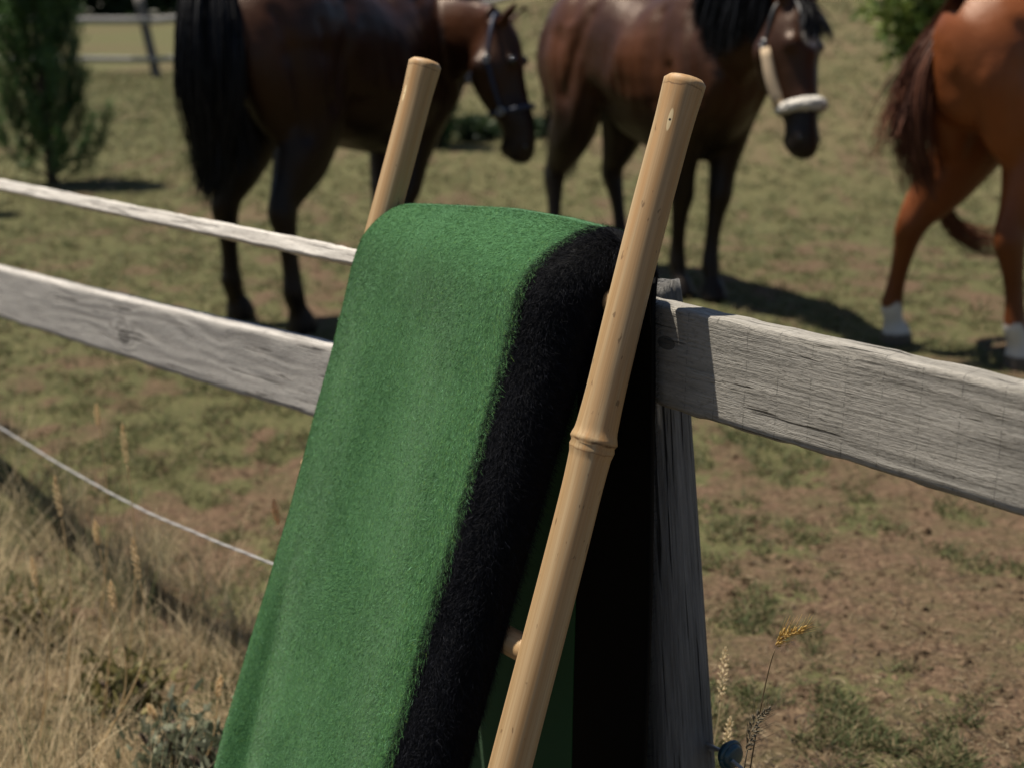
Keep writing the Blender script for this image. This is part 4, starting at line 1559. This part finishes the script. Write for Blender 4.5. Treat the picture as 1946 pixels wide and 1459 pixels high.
def bush(base, w, h_, label, cols, leaf=0.06, n=900, per=5, cat="bush", nm="bush"):
    root = empty(nm, base)
    tag(root, label, cat)
    parts = []
    pts, dirs = [], []
    ns = 9
    for i in range(ns):
        az = i * 2.4 + random.random()
        r_ = w * (0.2 + 0.8 * random.random())
        hh = h_ * (0.55 + 0.45 * random.random())
        q = [np.array([0.02 * math.cos(az), 0.02 * math.sin(az), -0.03]), np.array([math.cos(az) * r_ * 0.45, math.sin(az) * r_ * 0.45, hh * 0.55]), np.array([math.cos(az) * r_, math.sin(az) * r_, hh])]
        C2 = catmull(q, 10)
        parts.append(loft(np.column_stack([C2, np.linspace(0.022, 0.005, 10), np.linspace(0.022, 0.005, 10)]), ref=(0.2, 0.4, 1), n=6, res=10))
        m = n // ns
        uu = 2 + rng.random(m) * 7
        base_ = np.array([np.interp(uu, np.arange(10), C2[:, c_]) for c_ in range(3)]).T
        off = rng.normal(size=(m, 3)) * np.array([w, w, h_ * 0.6]) * 0.16
        pts.append(base_ + off)
        dd = off + np.array([0, 0, 0.05])
        dirs.append(dd / (np.linalg.norm(dd, axis=1)[:, None] + 1e-6))
    V_, F_ = join(parts)
    link("stem", mesh_np("stem", V_, F_, bark_mat), root)
    P_ = np.vstack(pts)
    P_[:, 2] = np.maximum(P_[:, 2], 0.02)
    V_, F_, c_ = leaves_from(P_, np.vstack(dirs), per, leaf, leaf * 0.45, 0.035, cols)
    link("foliage", mesh_np("foliage", V_, F_, leaf_mat, c_), root)
    return root


bt = at(100, 345, 12.4)
conifer((bt[0], bt[1], float(gh(bt[0], bt[1]))), 2.6, "young dark green conifer with upright shoots at the far left", lean=(-0.10, 0.05))
bt = at(-230, 400, 11.0)
conifer((bt[0], bt[1], float(gh(bt[0], bt[1]))), 2.4, "conifer beyond the left edge whose shadow reaches the grass", lean=(0.05, 0.05))
bp = at(838, 318, 13.8)
bush((bp[0], bp[1], float(gh(bp[0], bp[1]))), 0.20, 1.15, "upright dark green bush behind the far ladder pole", ((0.014, 0.042, 0.012), (0.060, 0.115, 0.032)), 0.065, 1000, 5)
for k, (px, w_, h_) in enumerate(((905, 0.34, 0.18), (1010, 0.28, 0.10))):
    bp = at(px, 312, 14.2)
    bush((bp[0], bp[1], float(gh(bp[0], bp[1]))), w_, h_, ["low dark weed clump beside the bush under the bay horse's muzzle", "smallest dark weed clump near the middle horse's hocks"][k], ((0.012, 0.030, 0.012), (0.05, 0.075, 0.03)), 0.06, 400, 5, "weed", "weed_clump")
for (px, py, Y, w_, h_, lab) in ((1735, 175, 17.0, 0.75, 1.6, "bright green leafy shrub on the slope above the chestnut's tail"),):
    bp = at(px, py, Y)
    bush((bp[0], bp[1], float(gh(bp[0], bp[1])) - 0.02), w_, h_, lab, ((0.040, 0.085, 0.016), (0.20, 0.25, 0.05)), 0.11, 620, 4)
bp = at(1360, 140, 17.0)


# ------------------------------------------------------------------ far fences
far_rail = plain("far_rail_wood", (0.26, 0.25, 0.235), 0.9, nscale=8, var=0.3)
far_dark = plain("far_post_wood", (0.12, 0.11, 0.10), 0.9, nscale=8, var=0.3)


def box_bar(A, B, w_, h_):
    A = np.asarray(A, float)
    B = np.asarray(B, float)
    return loft([(*A, h_, w_), (*((A + B) / 2 + np.array([0, 0, 0.02 * random.random()])), h_, w_), (*B, h_, w_)], ref=np.cross(B - A, [0, 0, 1.0]), n=8, exp=6.0, res=9)


def far_fence(posts, zs, label, rail_r, lean_last=0.0):
    root = empty("far_fence", (posts[0][0], posts[0][1], 0))
    tag(root, label, "fence", None)
    off = -np.array(root.location)
    for i, (x_, y_) in enumerate(posts):
        g_ = float(gh(x_, y_))
        V_, F_ = box_bar((x_ + lean_last * 0.0, y_, g_ - 0.2), (x_ - lean_last, y_, g_ + zs[0] + 0.55), 0.10, 0.10)
        link("post", mesh_np("post", V_ + off, F_, far_dark), root)
    for j in range(len(posts) - 1):
        (x0, y0), (x1, y1) = posts[j], posts[j + 1]
        for k, z_ in enumerate(zs):
            V_, F_ = box_bar((x0, y0 - 0.15, float(gh(x0, y0)) + z_), (x1, y1 - 0.15, float(gh(x1, y1)) + z_), 0.04, rail_r[k])
            link("rail", mesh_np("rail", V_ + off, F_, far_rail if k == 0 else far_rail), root)
    return root


far_fence([(-17.5, 34.0), (-13.0, 33.7), (-8.15, 33.5), (-4.2, 33.5)], (1.27, 0.40), "far post and rail fence with pale rails beyond the conifer", (0.085, 0.065), 0.35)
far_fence([(-2.6, 34.5), (0.2, 32.0), (3.4, 30.0), (7.0, 29.0)], (0.95, 0.45), "far grey rail fence above the bay horse's ear", (0.09, 0.07))

# a far wood that reads as one dark mass
N = 2200
tx = -210 + rng.random(N) * 300
ty = 205 + rng.random(N) * 30
hgt = 14 + 16 * vnoise(tx * 0.08, tx * 0 + 2.2)
tz = rng.random(N) ** 0.8 * hgt
P_ = np.column_stack([tx, ty, tz])
V_, F_, c_ = leaves_from(P_, np.tile(np.array([0, -0.3, 1.0]), (N, 1)), 16, 2.7, 1.5, 1.6, ((0.010, 0.028, 0.012), (0.045, 0.075, 0.030)))
far_wood = link("far_wood", mesh_np("far_wood", V_, F_, leaf_mat, c_))
tag(far_wood, "dark green line of far trees at the top left", "trees", kind="stuff")

# ------------------------------------------------------------------ tall dry grass and weeds at the fence foot (left)
NT_ = 520
tt = 0.80 + rng.random(NT_) * 3.4
ss = -0.34 + rng.random(NT_) ** 0.9 * 1.5
Cn = P0[None] + FD[None] * tt[:, None] + FN[None] * ss[:, None]
dens = 0.30 + 0.70 * sstep(-0.05, 0.5, ss)
tt[:60] = 0.95 + rng.random(60) * 2.2
ss[:60] = -0.34 + rng.random(60) * 0.30
Cn = P0[None] + FD[None] * tt[:, None] + FN[None] * ss[:, None]
dens[:60] = 0.6
nbl = (18 + 75 * rng.random(NT_) ** 1.5 * dens).astype(int)
idx = np.repeat(np.arange(NT_), nbl)
N = len(idx)
R = Cn[idx] + rng.normal(size=(N, 3)) * 0.035
R[:, 2] = gh(R[:, 0], R[:, 1]) - 0.005
hT = (0.10 + 0.30 * rng.random(NT_) ** 1.6) * (0.45 + 0.55 * np.maximum(sstep(1.3, 2.3, tt), sstep(0.25, 0.6, ss))) * (0.45 + 0.75 * dens)
H = hT[idx] * (0.45 + 0.75 * rng.random(N))
lean = 0.15 + 0.95 * rng.random(N) ** 1.6
m = rng.random(N)[:, None]
straw = np.array([0.34, 0.26, 0.145]) * (1 - m) + np.array([0.80, 0.66, 0.43]) * m
grn = np.array([0.045, 0.070, 0.030]) * (1 - m) + np.array([0.15, 0.165, 0.085]) * m
gT = rng.random(NT_) < 0.36
pg = np.where(gT, 0.72, 0.12)[idx]
cols = np.where((rng.random(N) > pg)[:, None], straw, grn)
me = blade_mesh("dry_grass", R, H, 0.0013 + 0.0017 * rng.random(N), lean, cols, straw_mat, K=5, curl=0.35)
tag(link("dry_grass", me), "tufts of tall dry straw grass along the fence foot at lower left", "grass", kind="stuff")
# flattened thatch between the tufts
N = 15000
tt = 0.6 + rng.random(N) * 3.4
ss = -0.02 + rng.random(N) * 1.2
R = P0[None] + FD[None] * tt[:, None] + FN[None] * ss[:, None]
kp = fbm(R[:, 0] * 6 + 2, R[:, 1] * 6, 3) + (rng.random(N) - 0.5) * 0.3 > 0.56 - 0.16 * sstep(0.1, 0.8, ss)
R = R[kp]
N = len(R)
R[:, 2] = gh(R[:, 0], R[:, 1])
m = rng.random(N)[:, None]
cols = np.array([0.22, 0.16, 0.085]) * (1 - m) + np.array([0.62, 0.49, 0.30]) * m
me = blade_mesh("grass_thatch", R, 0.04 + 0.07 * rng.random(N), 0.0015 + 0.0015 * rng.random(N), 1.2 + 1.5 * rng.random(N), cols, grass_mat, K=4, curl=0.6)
tag(link("grass_thatch", me), "flattened pale thatch of dead grass between the straw tufts", "grass", kind="stuff")

# grey-green leafy weeds in the tangle
sage = []
for (px, py, Y, w_, h_, lab) in ((335, 1360, 2.85, 0.10, 0.17, "grey green leafy weed left of the blanket's lower edge"),
                                 (405, 1400, 2.75, 0.07, 0.14, "small grey green weed against the blanket at the bottom"),
                                 (50, 1100, 3.7, 0.12, 0.13, "olive weed at the left edge under the rope"),
                                 (235, 1230, 3.25, 0.10, 0.13, "olive weed behind the straw stalks")):
    p = at(px, py, Y)
    p = np.array([p[0], p[1], float(gh(p[0], p[1]))])
    cset = ((0.060, 0.075, 0.042), (0.24, 0.25, 0.17)) if "olive" not in lab else ((0.06, 0.065, 0.022), (0.19, 0.165, 0.06))
    bush(tuple(p), w_, h_, lab, cset, 0.030, 150, 3, "weed", "leafy_weed")


# single dry grass stalks with seed heads
def stalk(root_p, tip_p, head_len, label, col=(0.42, 0.32, 0.17), awns=True, bend=0.03, group=None, thick=0.0011, headr=0.0045, awnl=0.03, dark=None, via=None):
    root_p = np.asarray(root_p, float)
    tip = np.asarray(tip_p, float)
    L = tip - root_p
    ln = np.linalg.norm(L)
    sidev = np.cross(L / ln, [0, 1, 0])
    mid = root_p + L * 0.55 - sidev * bend
    if via is not None:
        mid = np.asarray(via, float)
    G_ = catmull([np.zeros(3), mid - root_p, tip - root_p], 40)
    cum = np.concatenate([[0], np.cumsum(np.linalg.norm(np.diff(G_, axis=0), axis=1))])
    hs = cum[-1] - head_len
    root = empty("grass_stalk", tuple(root_p))
    tag(root, label, "grass stalk", group)
    stem_pts = G_[cum <= hs + 1e-4]
    V_, F_ = loft(np.column_stack([stem_pts, np.linspace(thick * 1.4, thick * 0.8, len(stem_pts)), np.linspace(thick * 1.4, thick * 0.8, len(stem_pts))]), ref=(0.3, 1, 0), n=6, res=len(stem_pts))
    link("stem", mesh_np("stem", V_, F_, straw_mat, np.tile(np.array(col) * 0.9, (len(V_), 1))), root)
    # seed head: overlapping grains, each with an awn
    n_ = 46
    PP, C_ = [], []
    tdir = (G_[-1] - G_[-4])
    tdir /= np.linalg.norm(tdir)
    for i in range(n_):
        u = i / n_
        p = np.array([np.interp(hs + head_len * u, cum, G_[:, c_]) for c_ in range(3)])
        a_ = i * 2.4
        o1 = np.cross(tdir, [0.2, 1, 0.1])
        o1 /= np.linalg.norm(o1)
        o2 = np.cross(tdir, o1)
        od = o1 * math.cos(a_) + o2 * math.sin(a_)
        rr = headr * (math.sin(math.pi * min(1, u * 0.9 + 0.12)) ** 0.6)
        b0 = p + od * rr * 0.3
        b1 = b0 + tdir * 0.007 + od * rr
        PP.append(loft([(*b0, 0.0006, 0.0006), (*((b0 + b1) / 2), 0.0015, 0.0015), (*b1, 0.0004, 0.0004)], ref=tuple(o1 + 0.01), n=5, res=5))
        if awns:
            b2 = b1 + (tdir * 0.9 + od * 0.42) * awnl * (0.6 + 0.5 * random.random())
            PP.append(loft([(*b1, 0.00028, 0.00028), (*b2, 0.00012, 0.00012)], ref=tuple(o1 + 0.01), n=3, res=2))
    V_, F_ = join(PP)
    hc = np.array(dark if dark is not None else col)
    cl_ = np.tile(hc, (len(V_), 1)) * (0.75 + 0.5 * rng.random((len(V_), 1)))
    link("seed_head", mesh_np("seed_head", V_, F_, straw_mat, cl_), root)
    return root


def gpt(px, Y):
    p = at(px, 900, Y)
    return np.array([p[0], p[1], float(gh(p[0], p[1]))])


G1 = "dry grass stalks at the fence foot"
stalk(gpt(1345, 2.42), at(1379, 1232, 2.40), 0.105, "pale straw seed spike right beside the post, taller of the pair", (0.80, 0.68, 0.46), False, 0.01, G1, headr=0.0085, thick=0.0014)
stalk(gpt(1358, 2.38), at(1388, 1365, 2.36), 0.07, "pale straw seed spike low beside the post", (0.80, 0.68, 0.46), False, 0.01, G1, headr=0.0075, thick=0.0014)
stalk(gpt(1400, 1.90), at(1528, 1192, 1.86), 0.055, "bearded stalk with a golden brown ear, right of the post", (0.22, 0.16, 0.09), True, 0.025, G1, thick=0.0010, dark=(0.50, 0.34, 0.11), headr=0.0062, awnl=0.022, via=at(1458, 1285, 1.875))
stalk(gpt(1395, 1.86), at(1462, 1345, 1.83), 0.085, "bearded dark grey ear above the insulator", (0.16, 0.14, 0.10), True, 0.01, G1, dark=(0.17, 0.15, 0.11), headr=0.0075, awnl=0.045, via=at(1419, 1432, 1.85))
for (px0, px1, py1, Y, hl, lab) in (
        (205, 232, 806, 3.35, 0.10, "tall straw stalk crossing the white rope"),
        (160, 183, 770, 3.7, 0.06, "faint straw stalk above the rope, farthest back"),
        (75, 104, 905, 3.2, 0.10, "straw stalk with a long narrow head, left of the rope's middle"),
        (420, 520, 950, 3.1, 0.06, "orange straw stalk leaning right towards the blanket"),
        (110, 252, 1022, 3.0, 0.10, "straw stalk with its head bent over to the right"),
        (150, 180, 990, 3.15, 0.06, "straw stalk with a pale tuft under the rope"),
        (60, 210, 1105, 2.85, 0.07, "straw stalk leaning right in the lower left tangle"),
        (275, 282, 1340, 2.8, 0.04, "upright straw stalk at the bottom beside the grey green weed"),
        (150, 420, 1285, 2.75, 0.05, "long straw stalk lying across the weeds to the right"),
        (15, 60, 1060, 3.0, 0.07, "straw stalk nearest the photo's left edge")):
    c_ = (0.78, 0.62, 0.38) if "orange" not in lab else (0.85, 0.55, 0.30)
    stalk(gpt(px0, Y), at(px1, py1, Y), hl, lab, c_, False, 0.03 if px1 - px0 < 60 else 0.08, G1, thick=0.0017, headr=0.0075)
